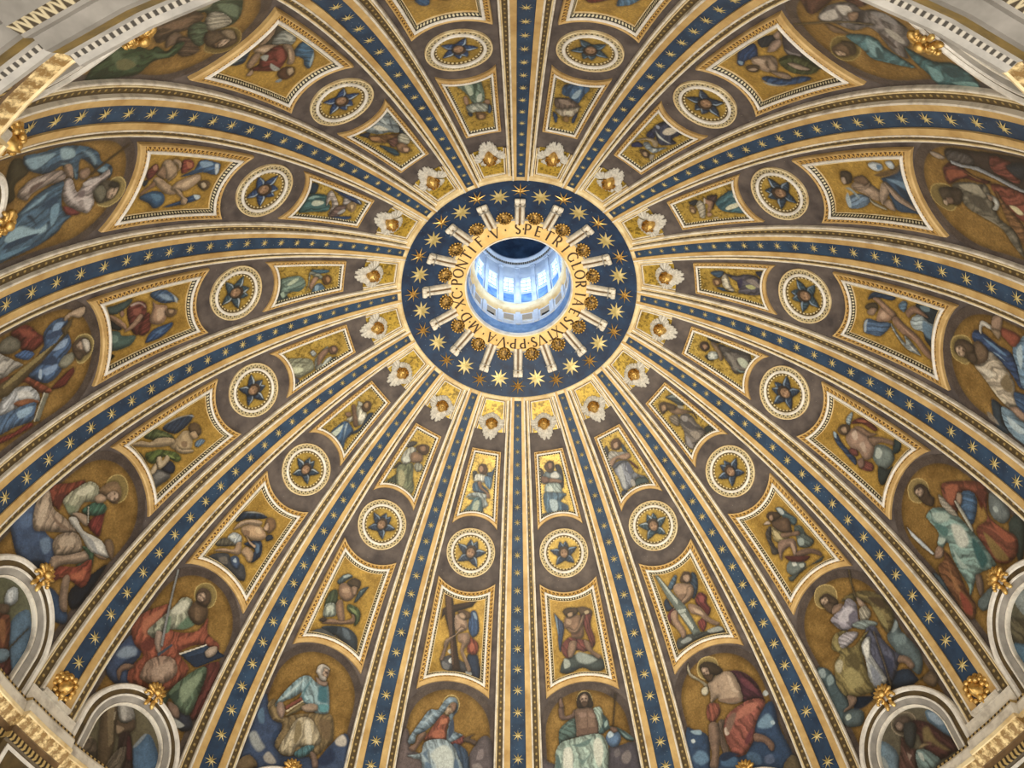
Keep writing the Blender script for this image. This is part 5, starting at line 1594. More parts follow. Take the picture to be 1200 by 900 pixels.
def frame_meshes(pan, fr, base):
    """fr: list of (part name, material, [(d_bottom, d_other, h)...])"""
    out = []
    for nm, mat, prof in fr:
        loops = [pan.loop((db, do, do, do)) for db, do, h in prof]; hs = [q[2] for q in prof]
        V, F, UV = [], [], []
        inv = np.array(base.inverted())
        for sd in range(4):
            rows, k0 = [], sum(map(len, V))
            for lp, h in zip(loops, hs):
                w = P0(lp[sd][:, 0], lp[sd][:, 1], h); rows.append(w @ inv[:3, :3].T + inv[:3, 3])
            v, f = grid(rows); V.append(v); F += [tuple(i + k0 for i in q) for q in f]
            d = np.r_[0, np.cumsum(np.linalg.norm(np.diff(loops[0][sd], axis=0), axis=1))]
            for k in range(len(rows)): UV.append(np.stack([d, np.full(len(d), k / max(1, len(rows) - 1))], -1))
        out.append((nm, raw(nm, np.concatenate(V), F, mat, False, np.concatenate(UV))))
    return out
LOW = Panel(1.80, T(.6165), T(.5915), 2.14, T(.3575), T(.3875))
UPP = Panel(.95, T(.9365), T(.9375), 1.46, T(.7455), T(.7730))
FR_LOW = [('gold_moulding', M['gilt'], [(0, 0, 0), (0, 0, .14), (.05, .03, .20), (.22, .07, .20), (.27, .10, .15)]),
          ('egg_and_dart', M['eggdart'], [(.27, .10, .15), (.29, .27, .20)]),
          ('white_moulding', M['white'], [(.29, .27, .20), (.30, .28, .25), (.35, .33, .28), (.42, .40, .25), (.43, .41, .20)]),
          ('bead_course', M['beads'], [(.43, .41, .21), (.53, .52, .06)]),
          ('inner_fillet', M['cream'], [(.53, .52, .06), (.54, .53, .085), (.57, .56, .085), (.575, .565, .0)])]
FR_UPP = [('gold_moulding', M['gilt'], [(0, 0, 0), (0, 0, .11), (.03, .02, .15), (.14, .05, .15), (.17, .07, .12)]),
          ('egg_and_dart', M['eggdart'], [(.17, .07, .12), (.18, .15, .15)]),
          ('white_moulding', M['white'], [(.18, .15, .15), (.19, .16, .19), (.23, .20, .21), (.28, .25, .19), (.29, .26, .14)]),
          ('bead_course', M['beads'], [(.29, .26, .14), (.36, .34, .04), (.36, .34, .0)])]
FBL, FBU = frame0(0, T(.45)), frame0(0, T(.84))
ME_LOW, ME_UPP = frame_meshes(LOW, FR_LOW, FBL), frame_meshes(UPP, FR_UPP, FBU)
fieldL = LOW.outline((.5, .48, .48, .48)); fieldU = UPP.outline((.32, .29, .29, .29))
LOWLAB = {0: 'framed mosaic of a winged angel raising both arms in a red drape on grey clouds', 1: 'framed mosaic of a winged youth leaning on a thick grey column',
 2: 'framed mosaic of a crouching bare angel in an ochre tunic with a grey wing', 3: 'framed mosaic of a leaning angel in red with blue wings and grey cloth',
 4: 'framed mosaic of an angel lifting one arm overhead, stretched across blue cloth', 5: 'framed mosaic of a reclining bare angel on dark blue cloth with white clouds',
 6: 'framed mosaic of an upside-down angel with deep blue wings at the upper right', 7: 'partly hidden framed mosaic with light blue cloth, right of the top rib',
 8: 'partly hidden framed mosaic with a dark blue wing tip, left of the top rib', 9: 'framed mosaic of an upside-down angel in a red tunic with a pale blue wing',
 10: 'framed mosaic of a sprawling bare angel with blue wings and a red sash', 11: 'framed mosaic of a seated bare-chested angel in dark red with two blue wings',
 12: 'framed mosaic of a stretched bare angel with green drape and a navy wing', 13: 'framed mosaic of a bent angel with dark blue wings sitting on grey clouds',
 14: 'framed mosaic of a crouching angel in a dark green cloak with raised wing', 15: 'framed mosaic of an angel embracing a big dark wooden cross'}
UPPLAB = {0: 'small framed mosaic of a kneeling angel in pale tunic and blue skirt', 1: 'small framed mosaic of a praying angel in a long grey-blue skirt',
 2: 'small framed mosaic of a brown-grey robed angel holding a curved bow', 3: 'small framed mosaic of a dark-robed angel with pale green knee',
 4: 'small framed mosaic of a violet-grey robed figure with a blue wing', 5: 'small framed mosaic of an angel in a bright teal skirt',
 6: 'small framed mosaic of an upside-down angel in navy and white', 7: 'small framed mosaic of an upside-down figure in a bright blue skirt',
 8: 'small framed mosaic of an upside-down figure in pale green drapery', 9: 'small framed mosaic of an upside-down figure in white skirt and brown sash',
 10: 'small framed mosaic of an angel with green skirt, pink sleeves and navy wing', 11: 'small framed mosaic of a figure in grey-green skirt and blue sleeve',
 12: 'small framed mosaic of a praying figure in olive-grey drapery', 13: 'small framed mosaic of a white-shirted figure with a blue skirt',
 14: 'small framed mosaic of a bowing figure in an olive green robe', 15: 'small framed mosaic of an angel in white top and grey-green skirt'}
SAINTS = [0, 1, 2, 3, 4, 5, 6, 9, 10, 11, 12, 13, 14, 15]
SAINTLAB = {0: 'mosaic of a bare-chested bearded man in a white robe with a blue orb', 1: 'mosaic of a bare-armed young man in a red cloak kneeling on blue clouds',
 2: 'mosaic of a bearded man in ochre and white leaning on a staff', 3: 'mosaic of a bald bearded man in teal with a curved knife and red mantle',
 4: 'mosaic of a bearded man in a cream tunic and blue cloak by a red book', 5: 'mosaic of a grey-robed man in a red cloak with a long toothed saw',
 6: 'mosaic of a man in pale grey with a teal cloak, beside the upper right cornice', 9: 'mosaic of a man in dark green robes beside the upper left cornice',
 10: 'mosaic of a man in pale pink and blue robes with clasped hands', 11: 'mosaic of a white-haired man in blue holding a large diagonal wooden cross',
 12: 'mosaic of a young man in pale green and red reading a white scroll', 13: 'mosaic of a long-bearded man in red and green with sword and dark book',
 14: 'mosaic of a white-bearded man in light blue tunic and tan cloak holding a book', 15: 'mosaic of a seated woman in blue veil, red dress and white lap cloth'}
LUNS = [1, 2, 3, 6, 9, 10, 12, 13, 14]
LUNLAB = {1: 'arch rim peeping in below the man kneeling on blue clouds', 2: 'lunette with a dark-bearded haloed man, below the man with a staff', 3: 'lunette at the right edge below the man with a curved knife',
 6: 'lunette behind the upper right cornice below the man in pale grey', 9: 'lunette behind the upper left cornice below the man in green', 10: 'lunette at the left edge below the man with clasped hands',
 12: 'lunette with a man in a white hood, at the left edge', 13: 'lunette with a figure beside a tall brown beam, below the man with a sword', 14: 'arch rim peeping in below the man in light blue and tan'}
MASKS = [3, 10, 13]

for k in range(16):
    t = thing('framed_angel_mosaic', LOWLAB[k], 'mosaic panel', baymat(k, 0, T(.45)), 'large angel panels of the dome')
    for n, me in ME_LOW: link(n, me, t)
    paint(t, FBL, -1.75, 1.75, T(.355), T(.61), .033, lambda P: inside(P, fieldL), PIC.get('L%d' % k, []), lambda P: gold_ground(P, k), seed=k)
    t = thing('framed_angel_mosaic', UPPLAB[k], 'mosaic panel', baymat(k, 0, T(.84)), 'small angel panels near the star ring')
    for n, me in ME_UPP: link(n, me, t)
    paint(t, FBU, -1.3, 1.3, T(.745), T(.935), .031, lambda P: inside(P, fieldU), PIC.get('U%d' % k, []), lambda P: gold_ground(P, k + 40, '8f7433', 'd0b25c') * np.where(vnoise(P[:, 0] * 9, P[:, 1] * 9, k, 2) > .64, .55, 1.0)[:, None], seed=k + 20)

# ------------------------------------------------------------------ roundels with a winged face
YT = T(.6845); FBT = frame0(0, YT)
def ring_mesh(name, rs, hs, mat, yc, base, a0=0, a1=2 * PI, n=64):
    ps = [np.stack([r * np.cos(np.linspace(a0, a1, n)), yc + r * np.sin(np.linspace(a0, a1, n))], -1) for r in rs]
    return strip_mesh(name, ps[::-1], hs[::-1], mat, base)
RT = 1.54
ME_RND = [('outer_moulding', ring_mesh('outer_moulding', [RT, RT, RT - .05, RT - .08], [0, .10, .12, .08], M['cream'], YT, FBT)),
          ('egg_and_dart', ring_mesh('egg_and_dart', [RT - .08, RT - .26], [.08, .08], M['roundegg'], YT, FBT)),
          ('white_moulding', ring_mesh('white_moulding', [RT - .26, RT - .27, RT - .34, RT - .41, RT - .42], [.08, .14, .18, .14, .06], M['white'], YT, FBT)),
          ('bead_course', ring_mesh('bead_course', [RT - .42, RT - .55, RT - .55], [.07, .06, .0], M['roundbeads'], YT, FBT))]
def seraph(k):
    """a face among six blue-white wings, each bay with its own turn and tint"""
    r = random.Random(100 + k); sc_, rot = 1.0 + r.uniform(-.06, .06), r.uniform(-.25, .25)
    wing = r.choice(['8fa3b5', '7f95ac', 'a7b4bd', '6f8ba6']); deep = r.choice(['2f4459', '37505f', '2b3d55'])
    if k in (10, 9, 8): wing = 'a9bccb'; deep = '2b4a78'
    ps = []
    def leaf(a, l, wd, c, prof):
        pts = []
        for q_, w_ in prof:
            x = .20 + q_ * l; yy = w_ * wd
            pts.append((x * math.cos(a) - yy * math.sin(a), x * math.sin(a) + yy * math.cos(a)))
        ps.append(('w' if c == deep else 'z', c, math.degrees(a) if c == deep else None, pts))
    blade = ((0, -.9), (.1, .6), (.35, 1.1), (.7, 1.0), (1.08, .75), (.92, .2), (.7, -.3), (.5, -.6), (.25, -1.0))
    edge = ((.05, .5), (.35, 1.05), (.7, .98), (1.05, .74), (.75, .62), (.4, .60), (.2, .35))
    for a, l, wd in ((PI / 2 - .50, .52, .26), (PI / 2 + .50, .52, -.26), (.10, .66, .26), (PI - .10, .66, -.26), (-PI / 2 + .50, .66, .26), (-PI / 2 - .50, .66, -.26)):
        leaf(a + rot, l, wd, deep, blade); leaf(a + rot, l, wd, wing, edge)
    c, s = math.cos(rot), math.sin(rot)
    def el(tg, col, x, y, a, b, n=10, ang=None):
        ps.append((tg, col, ang, [(x * c - y * s + a * math.cos(2 * PI * i / n), x * s + y * c + b * math.sin(2 * PI * i / n)) for i in range(n)]))
    el('f', '4d3a2a', 0, .08, .33, .36); el('f', '9a7655', 0, -.02, .25, .30); el('z', '4e3524', -.10, .05, .06, .04); el('z', '4e3524', .10, .05, .06, .04)
    el('z', '6c4535', 0, -.17, .09, .035); el('z', 'bd9672', 0, -.04, .05, .10); el('z', 'b58c68', -.13, -.08, .07, .06); el('z', 'b58c68', .13, -.08, .07, .06)
    return [(tg, cc, an, [(x * sc_, y * sc_ + YT) for x, y in pts]) for tg, cc, an, pts in ps]
for k in range(16):
    t = thing('mosaic_roundel', 'round winged-face mosaic ' + inbay(k), 'roundel', baymat(k, 0, YT), 'roundels with winged faces')
    for n, me in ME_RND: link(n, me, t)
    paint(t, FBT, -1.05, 1.05, YT - 1.05, YT + 1.05, .03, lambda P: (P[:, 0] ** 2 + (P[:, 1] - YT) ** 2) < 1.04 ** 2, seraph(k), lambda P: gold_ground(P, k + 80, '83692f', 'c7a955'), {'f': 'face'}, seed=k + 60)

# ------------------------------------------------------------------ top of each bay: framed gold field
YF0, YF1 = T(.985), T(1.0665)
def fieldw(Y): return rad(Y) * BAY / 2 - hw(Y) - .03
FBF = frame0(0, T(1.02))
yy = np.linspace(YF0, YF1, 8)
def fpath(ins, top): 
    y2 = np.linspace(YF0, YF1 - top, 8); wv = np.array([fieldw(v) for v in y2]) - ins
    return np.vstack([np.stack([-wv, y2], -1), np.stack([wv, y2], -1)[::-1]])
ME_FLD = [('cream_moulding', strip_mesh('cream_moulding', [fpath(0, 0), fpath(0, 0), fpath(.05, .05), fpath(.07, .07)][::-1], [.0, .12, .13, .07][::-1], M['cream'], FBF)),
          ('dark_groove', strip_mesh('dark_groove', [fpath(.07, .07), fpath(.11, .11)][::-1], [.07, .05][::-1], M['brown'], FBF)),
          ('marble_moulding', strip_mesh('marble_moulding', [fpath(.11, .11), fpath(.12, .12), fpath(.17, .17), fpath(.18, .18)][::-1], [.05, .1, .1, .0][::-1], M['marble'], FBF))]
fo = fpath(.15, .15)
for k in range(16):
    t = thing('gold_mosaic_field', 'small gold field behind the cherub ' + inbay(k), 'gold panel', baymat(k, 0, T(1.02)), 'framed gold fields by the star ring')
    for n, me in ME_FLD: link(n, me, t)
    def gg(P):
        c = gold_ground(P, k + 120, '94762c', 'd9b84e'); dk = vnoise(P[:, 0] * 9, P[:, 1] * 9, k, 2)
        return c * np.where(dk > .62, .45, 1.0)[:, None]
    paint(t, FBF, -1.2, 1.2, YF0, YF1, .04, lambda P: inside(P, fo), [], gg)
ring_trim = struct(revolve('trim_11', [(A_ + (RB - h) * math.cos(t), Z_ + (RB - h) * math.sin(t)) for t, h in ((1.0655, .0), (1.0657, .30), (1.068, .34), (1.0735, .34), (1.0755, .30), (1.0765, .24))], M['cream']))

# ------------------------------------------------------------------ apostle pictures
W_AR, YA_C = 2.36, T(.370) - 2.36
LUN_Y, LUN_R = T(.020), 2.74
def sfield(P):
    x, y = P[:, 0], P[:, 1]
    half = np.array([rad(v) for v in (0, 2, 4, 6, 8, 10)]) * BAY / 2 - np.array([hw(v) for v in (0, 2, 4, 6, 8, 10)]) + .03
    hx = np.interp(y, (0, 2, 4, 6, 8, 10), half)
    ok = (np.abs(x) < hx) & ((y < YA_C) | (x * x + (y - YA_C) ** 2 < (W_AR + .42) ** 2))
    return ok & (y > T(-.03)) & (x * x + (y - LUN_Y) ** 2 > (LUN_R - .08) ** 2)
def sground(k):
    def g(P):
        c = gold_ground(P, k + 160, '6a5028', 'a88850')
        x, y = P[:, 0], P[:, 1]; half = np.interp(y, (0, 9), (2.50, W_AR))
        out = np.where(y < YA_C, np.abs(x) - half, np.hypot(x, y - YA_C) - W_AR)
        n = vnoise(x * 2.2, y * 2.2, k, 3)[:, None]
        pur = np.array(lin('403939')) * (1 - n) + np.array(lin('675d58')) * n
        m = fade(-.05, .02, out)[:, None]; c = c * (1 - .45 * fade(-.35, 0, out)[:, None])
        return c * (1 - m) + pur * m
    return g
FBS = frame0(0, T(.2))
for k in SAINTS:
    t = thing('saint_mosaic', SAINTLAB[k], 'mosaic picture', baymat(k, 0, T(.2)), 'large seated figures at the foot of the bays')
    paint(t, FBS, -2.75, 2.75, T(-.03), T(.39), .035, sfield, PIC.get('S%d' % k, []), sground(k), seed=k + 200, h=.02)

# ------------------------------------------------------------------ lunettes at the foot of the bays
FBN = frame0(0, T(0.0))
def lun_path(r, n=33):
    a = np.linspace(0, PI, n); p = np.stack([r * np.cos(a), LUN_Y + r * np.sin(a)], -1)
    lo = T(-.040); return np.vstack([[r, lo], p, [-r, lo]])
def lun_strip(nm, rs, hs, mat): return (nm, strip_mesh(nm, [lun_path(r) for r in rs][::-1], hs[::-1], mat, FBN))
R0 = LUN_R
ME_LUN = [lun_strip('white_arch', [R0, R0, R0 - .06, R0 - .20, R0 - .24], [0, .30, .36, .36, .26], M['white']),
          lun_strip('olive_arch', [R0 - .24, R0 - .46], [.27, .27], M['olive']),
          lun_strip('white_fillet', [R0 - .46, R0 - .47, R0 - .54, R0 - .55], [.27, .32, .32, .26], M['white']),
          lun_strip('grey_arch', [R0 - .55, R0 - .80, R0 - .82], [.27, .22, .16], M['greymarble']),
          lun_strip('inner_moulding', [R0 - .82, R0 - .83, R0 - .90, R0 - .92, R0 - .92], [.18, .22, .2, .12, .0], M['marble'])]
def nground(k):
    def g(P):
        n = vnoise(P[:, 0] * .9, P[:, 1] * .9, k + 300, 4)[:, None]; m = fade(.35, .65, n)
        return np.array(lin('5f5236')) * (1 - m) + np.array(lin('4d5c70')) * m
    return g
for k in LUNS:
    t = thing('lunette', LUNLAB[k], 'lunette', baymat(k, 0, 0), 'arched lunettes on the cornice')
    for n, me in ME_LUN: link(n, me, t)
    paint(t, FBN, -1.9, 1.9, T(-.042), T(.10), .034, lambda P: (P[:, 0] ** 2 + (np.maximum(P[:, 1], LUN_Y) - LUN_Y) ** 2) < 1.85 ** 2, PIC.get('N%d' % k, []), nground(k), {'g': 'painted_ground'}, seed=k + 340, h=.02)

# ------------------------------------------------------------------ sculpted ornaments
def blob(bm, c, r, sub=2, rot=None):
    m = Matrix.Translation(c) @ (rot.to_4x4() if rot else Matrix.Identity(4)) @ Matrix.Diagonal((*r, 1))
    bmesh.ops.create_icosphere(bm, subdivisions=sub, radius=1.0, matrix=m)
def bm_mesh(name, bm, mat, smooth=True):
    me = bpy.data.meshes.new(name); bm.to_mesh(me); bm.free()
    if smooth: me.polygons.foreach_set('use_smooth', [True] * len(me.polygons))
    me.materials.append(mat); return me
def face_bm(s=1.0):
    """a child's head looking along +z, chin towards -y"""
    bm = bmesh.new(); bmesh.ops.create_icosphere(bm, subdivisions=4, radius=1.0)
    for v in bm.verts:
        x, y, z = v.co
        q = Vector((x * .86, y, z * .95)); 
        if y < 0: q.x *= 1 - .22 * y * y; 
        if z > 0:
            g = lambda px, py, s_: math.exp(-((x - px) ** 2 + (y - py) ** 2) / (2 * s_ * s_))
            q.z += .24 * g(0, -.10, .09) + .14 * g(0, -.22, .08) - .16 * (g(.30, .06, .12) + g(-.30, .06, .12)) + .10 * (g(.40, -.30, .2) + g(-.40, -.30, .2))
            q.z += .08 * (g(.3, .06, .05) + g(-.3, .06, .05)) + .07 * g(0, .35, .35) + .10 * g(0, -.50, .07) - .10 * g(0, -.43, .05) + .12 * g(0, -.75, .14) + .07 * (g(.28, .2, .09) + g(-.28, .2, .09))
        v.co = q * s
    return bm
def hair_bm(s, seed):
    r = random.Random(seed); bm = bmesh.new()
    for i in range(26):
        a = PI * (-.12 + 1.24 * i / 25); rr = .86 + r.uniform(-.05, .12)
        blob(bm, (rr * s * math.cos(a), rr * s * math.sin(a) + .08 * s, s * r.uniform(.1, .55)), (s * .2, s * .17, s * .2), 1)
    for i in range(18):
        a = PI * r.uniform(.1, .9); rr = r.uniform(.55, .8)
        blob(bm, (rr * s * math.cos(a), rr * s * math.sin(a) + .15 * s, s * r.uniform(.55, .85)), (s * .17, s * .15, s * .14), 1)
    return bm
def wing_bm(feathers, s=1.0):
    """feathers: (root x, root y, angle, length, width, z)"""
    bm = bmesh.new()
    for x, y, a, l, wd, z in feathers:
        n = 7; top, bot = [], []
        for i in range(n):
            t = i / (n - 1); ww = wd * math.sqrt(max(.10, 1 - ((t - .5) / .56) ** 2)) if t > .5 else wd * (.55 + .9 * t)
            cx, cy = x + l * t * math.cos(a), y + l * t * math.sin(a); zz = z + .10 * math.sin(PI * t)
            nx, ny = -math.sin(a), math.cos(a)
            top.append([bm.verts.new((cx + nx * ww, cy + ny * ww, zz - .03)), bm.verts.new((cx, cy, zz + .05)), bm.verts.new((cx - nx * ww, cy - ny * ww, zz - .03))])
            bot.append([bm.verts.new((cx + nx * ww, cy + ny * ww, zz - .07)), bm.verts.new((cx - nx * ww, cy - ny * ww, zz - .07))])
        for i in range(n - 1):
            a1, b1, a2, b2 = top[i], top[i + 1], bot[i], bot[i + 1]
            bm.faces.new((a1[0], a1[1], b1[1], b1[0])); bm.faces.new((a1[1], a1[2], b1[2], b1[1]))
            bm.faces.new((a1[0], b1[0], b2[0], a2[0])); bm.faces.new((a1[2], a2[1], b2[1], b1[2])); bm.faces.new((a2[0], b2[0], b2[1], a2[1]))
    bmesh.ops.recalc_face_normals(bm, faces=bm.faces[:])
    return bm
D = math.radians
def wset(side):
    f = lambda x: x * side
    fl = lambda a: D(a) if side > 0 else PI - D(a)
    up = [(f(.10 + .05 * i), .26 - .03 * i, fl(98 - 17 * i), .50 - .03 * i, .135, .06 + .045 * i) for i in range(4)]
    sd = [(f(.24), .06 - .05 * i, fl(26 - 15 * i), .74 - .09 * i, .135, .03 + .045 * i) for i in range(5)]
    lo = [(f(.07 + .03 * i), -.24 + .03 * i, fl(-84 + 13 * i), .80 - .11 * i, .13, .03 + .045 * i) for i in range(4)]
    return up, sd, lo
ME_face = bm_mesh('face', face_bm(.36), M['gold']); ME_hair = bm_mesh('hair', hair_bm(.37, 3), M['hairgold'])
ME_w = [bm_mesh('wing', wing_bm(w_), M['wingstone'], False) for sd in (1, -1) for w_ in wset(sd)]
for k in range(16):
    t = thing('cherub_head', 'gilded cherub head with white wings ' + inbay(k), 'cherub', baymat(k, 0, T(1.003), .03), 'winged cherub heads by the star ring')
    turn = Matrix.Rotation(rng.uniform(-.18, .18), 4, 'Y') @ Matrix.Rotation(rng.uniform(-.15, .15), 4, 'Z')
    f = link('face', ME_face, t, Matrix.Translation((0, -.02, .24)) @ turn); link('hair', ME_hair, t, Matrix.Translation((0, -.02, .20)) @ turn)
    for me in ME_w: link('wing', me, t)

# gilded masks on the rib feet
def mask_parts():
    bm = face_bm(.40)
    for v in bm.verts:
        if v.co.z > 0 and v.co.y < -.02: v.co.z += .14 * math.exp(-(v.co.x ** 2 + (v.co.y + .15) ** 2) / .02)
    mane = bmesh.new(); r = random.Random(5)
    for ring_, n, z in ((.42, 11, .16), (.54, 13, .04), (.32, 8, .32)):
        for i in range(n):
            a = -PI / 2 + (2 * PI) * (i + .5) / n
            if ring_ < .35 and math.sin(a) < .15 or ring_ < .5 and math.sin(a) < -.6: continue
            blob(mane, (ring_ * math.cos(a), .05 + ring_ * .95 * math.sin(a), z), (.12, .13, .12), 2, Matrix.Rotation(a + r.uniform(-.5, .5), 3, 'Z'))
    jaw = bmesh.new(); blob(jaw, (0, -.42, .20), (.13, .16, .12), 2); blob(jaw, (0, -.60, .12), (.07, .14, .07), 2)
    return [('face', bm_mesh('face', bm, M['gold'])), ('mane', bm_mesh('mane', mane, M['gold'])), ('beard', bm_mesh('beard', jaw, M['gold']))]
ME_MASK = mask_parts()
for k in MASKS:
    t = thing('gilded_mask', 'gilded maned mask below the rib ' + between(k), 'mask', rotz(k * BAY) @ frame0(0, T(.027), .31), 'gilded masks on the rib feet')
    for n, me in ME_MASK: link(n, me, t)
# gilded shell ornaments on the crowns of the lunettes
def shell_parts():
    leaf = bmesh.new()
    for i in range(7):
        a = D(20 + 140 * i / 6); blob(leaf, (.26 * math.cos(a), .24 * math.sin(a) + .02, .16), (.24, .085, .12), 2, Matrix.Rotation(a, 3, 'Z'))
    knob = bmesh.new(); blob(knob, (0, .04, .30), (.16, .15, .14), 2); blob(knob, (0, .30, .22), (.09, .09, .09), 2)
    vol = bmesh.new()
    for s in (1, -1):
        for i in range(9):
            a = D(30 * i); rr = .19 - .015 * i; blob(vol, (s * (.22 + rr * math.cos(a)), -.17 + rr * math.sin(a), .16), (.075, .075, .10), 1)
        blob(vol, (s * .13, -.40, .10), (.09, .2, .1), 2, Matrix.Rotation(s * .3, 3, 'Z'))
    return [('shell', bm_mesh('shell', leaf, M['gold'])), ('knob', bm_mesh('knob', knob, M['gold'])), ('volute', bm_mesh('volute', vol, M['gold']))]
ME_SHELL = shell_parts()
for k in LUNS:
    t = thing('gilded_shell', 'gilded shell ornament on the arch crown below ' + BAYS[k], 'ornament', rotz((k + .5) * BAY) @ frame0(0, LUN_Y + LUN_R - .10, .30) @ Matrix.Diagonal((1.15, 1.15, 1.1, 1)), 'gilded shells on the lunette arches')
    for n, me in ME_SHELL: link(n, me, t)

# ------------------------------------------------------------------ starry ring round the oculus
TH_IN = 1.205
FR = Matrix.Translation((0, 0, P0(0, T(1.13))[2]))
sr = thing('star_ring', 'dark blue ring of gold stars around the lettered opening', 'star ring', FR)
band = revolve('blue_band', dome_prof(TH_RING - .001, TH_IN, 14, .288), M['navy'], sr, nseg=128); band.matrix_local = FR.inverted()
for k in range(16):
    for nm, me, az, th, s, hh in (('gilded_star', ME_bigstar, k * BAY, 1.1035, 1.12, .33), ('pale_star', ME_palestar, (k + .5) * BAY, 1.1185, 1.22, .30)):
        link(nm, me, sr, FR.inverted() @ rotz(az) @ frame0(0, T(th), hh) @ Matrix.Diagonal((s, s, 1, 1)))
# lettered ring
zr = Z_ + (RB - .288) * math.sin(1.192)
ZG = zr - .10
ir = thing('inscription_ring', 'gold ring with dark capital letters around the bright opening', 'inscription', Matrix.Translation((0, 0, ZG)))
def local_rev(nm, prof, mat, par, smooth=False):
    o = revolve(nm, prof, mat, par, nseg=128, smooth=smooth); o.matrix_local = par.matrix_world.inverted() if False else Matrix.Translation((0, 0, -ZG)); return o
local_rev('gold_band', [(4.36, ZG), (3.36, ZG + .10)], M['ringgold'], ir)
local_rev('outer_moulding', [(4.36, ZG), (4.38, ZG - .05), (4.46, ZG - .05), (4.50, ZG + .02), (4.50, ZG + .30)], M['greymarble'], ir)
local_rev('inner_moulding', [(3.36, ZG + .10), (3.35, ZG + .03), (3.28, ZG + .03), (3.25, ZG + .10), (3.24, ZG + .4)], M['marble'], ir)
# capitals as strokes: (x0, y0, x1, y1, width) on a box one high; serifs come after
def arcs(cx, cy, rx, ry, a0, a1, w0, n=8):
    a = [D(a0 + (a1 - a0) * i / n) for i in range(n + 1)]
    return [(cx + rx * math.cos(p), cy + ry * math.sin(p), cx + rx * math.cos(q), cy + ry * math.sin(q), w0 * (.55 + .45 * abs(math.cos((p + q) / 2)))) for p, q in zip(a, a[1:])]
TK, TN = .16, .085
def sf(x, y, w_=.2): return (x - w_ / 2, y, x + w_ / 2, y, .05)
GL = {
    'I': (.2, [(.1, 0, .1, 1, TK), sf(.1, .02), sf(.1, .98)]),
    'T': (.7, [(.35, 0, .35, 1, TK), (0, .96, .7, .96, TN), (.02, .98, .02, .84, .05), (.68, .98, .68, .84, .05), sf(.35, .02)]),
    'L': (.55, [(.1, 0, .1, 1, TK), (.1, .04, .55, .04, TN), (.53, .02, .53, .18, .05), sf(.1, .98)]),
    'E': (.55, [(.1, 0, .1, 1, TK), (.1, .04, .55, .04, TN), (.1, .52, .45, .52, TN), (.1, .96, .53, .96, TN), (.53, .02, .53, .17, .05), (.51, .98, .51, .84, .05)]),
    'F': (.5, [(.1, 0, .1, 1, TK), (.1, .52, .42, .52, TN), (.1, .96, .5, .96, TN), (.48, .98, .48, .84, .05), sf(.1, .02)]),
    'P': (.55, [(.1, 0, .1, 1, TK), sf(.1, .02), (.1, .97, .3, .97, TN), (.1, .47, .3, .47, TN)] + arcs(.3, .72, .22, .25, -90, 90, TK)),
    'R': (.65, [(.1, 0, .1, 1, TK), sf(.1, .02), (.1, .97, .3, .97, TN), (.1, .47, .3, .47, TN), (.3, .47, .62, .0, TK), sf(.62, .02, .14)] + arcs(.3, .72, .22, .25, -90, 90, TK)),
    'S': (.5, arcs(.25, .74, .19, .24, 30, 210, TK) + [(.09, .63, .41, .37, TK)] + arcs(.25, .26, .19, .24, 30, -150, TK)),
    'O': (.9, arcs(.45, .5, .39, .47, 0, 360, TK, 18)),
    'C': (.75, arcs(.45, .5, .39, .47, 45, 315, TK, 14) + [(.72, .80, .72, .92, .05), (.72, .08, .72, .2, .05)]),
    'G': (.8, arcs(.45, .5, .39, .47, 45, 325, TK, 14) + [(.74, .05, .74, .45, .10), (.62, .45, .82, .45, .05), (.72, .80, .72, .92, .05)]),
    'D': (.8, [(.1, 0, .1, 1, TK), (.1, .96, .35, .96, TN), (.1, .04, .35, .04, TN)] + arcs(.35, .5, .38, .46, -90, 90, TK, 10)),
    'A': (.8, [(.06, 0, .4, 1, TN), (.4, 1, .74, 0, TK), (.2, .35, .6, .35, .06), sf(.06, .02), sf(.74, .02)]),
    'V': (.8, [(.06, 1, .4, 0, TK), (.4, 0, .74, 1, TN), sf(.06, .98), sf(.74, .98)]),
    'X': (.75, [(.06, 1, .69, 0, TK), (.06, 0, .69, 1, TN), sf(.06, .98, .16), sf(.69, .98, .16), sf(.06, .02, .16), sf(.69, .02, .16)]),
    'N': (.8, [(.08, 0, .08, 1, TN), (.08, 1, .72, 0, TK), (.72, 0, .72, 1, TN), sf(.08, .02), sf(.72, .98)]),
    'M': (1.0, [(.08, 0, .16, 1, TN), (.16, 1, .5, .05, TK), (.5, .05, .84, 1, TN), (.84, 1, .92, 0, TK), sf(.08, .02), sf(.92, .02)]),
    '.': (.2, [(.1, .43, .1, .57, .13)])}
TEXT = 'S 181.5;. 176.6;P 172.9;E 163.0;T 153.3;R 143.3;I 133.1;G 122.9;L 113.2;O 104.2;R 94.6;I 84.2;A 75.9;E 65.6;S 55.4;I 48.6;X 40.0;T 32.4;V 23.0;S 15.3;. 9.9;P 4.6;P 355.4;. 350.0;V 344.6;. 338.9;A 332.9;. 324.6;M 314.2;. 306.8;D 300.5;. 293.0;X 285.6;C 276.8;. 270.6;P 264.2;O 255.2;N 245.6;T 235.9;I 228.2;F 218.4;. 209.0;V 202.2;. 192.6'
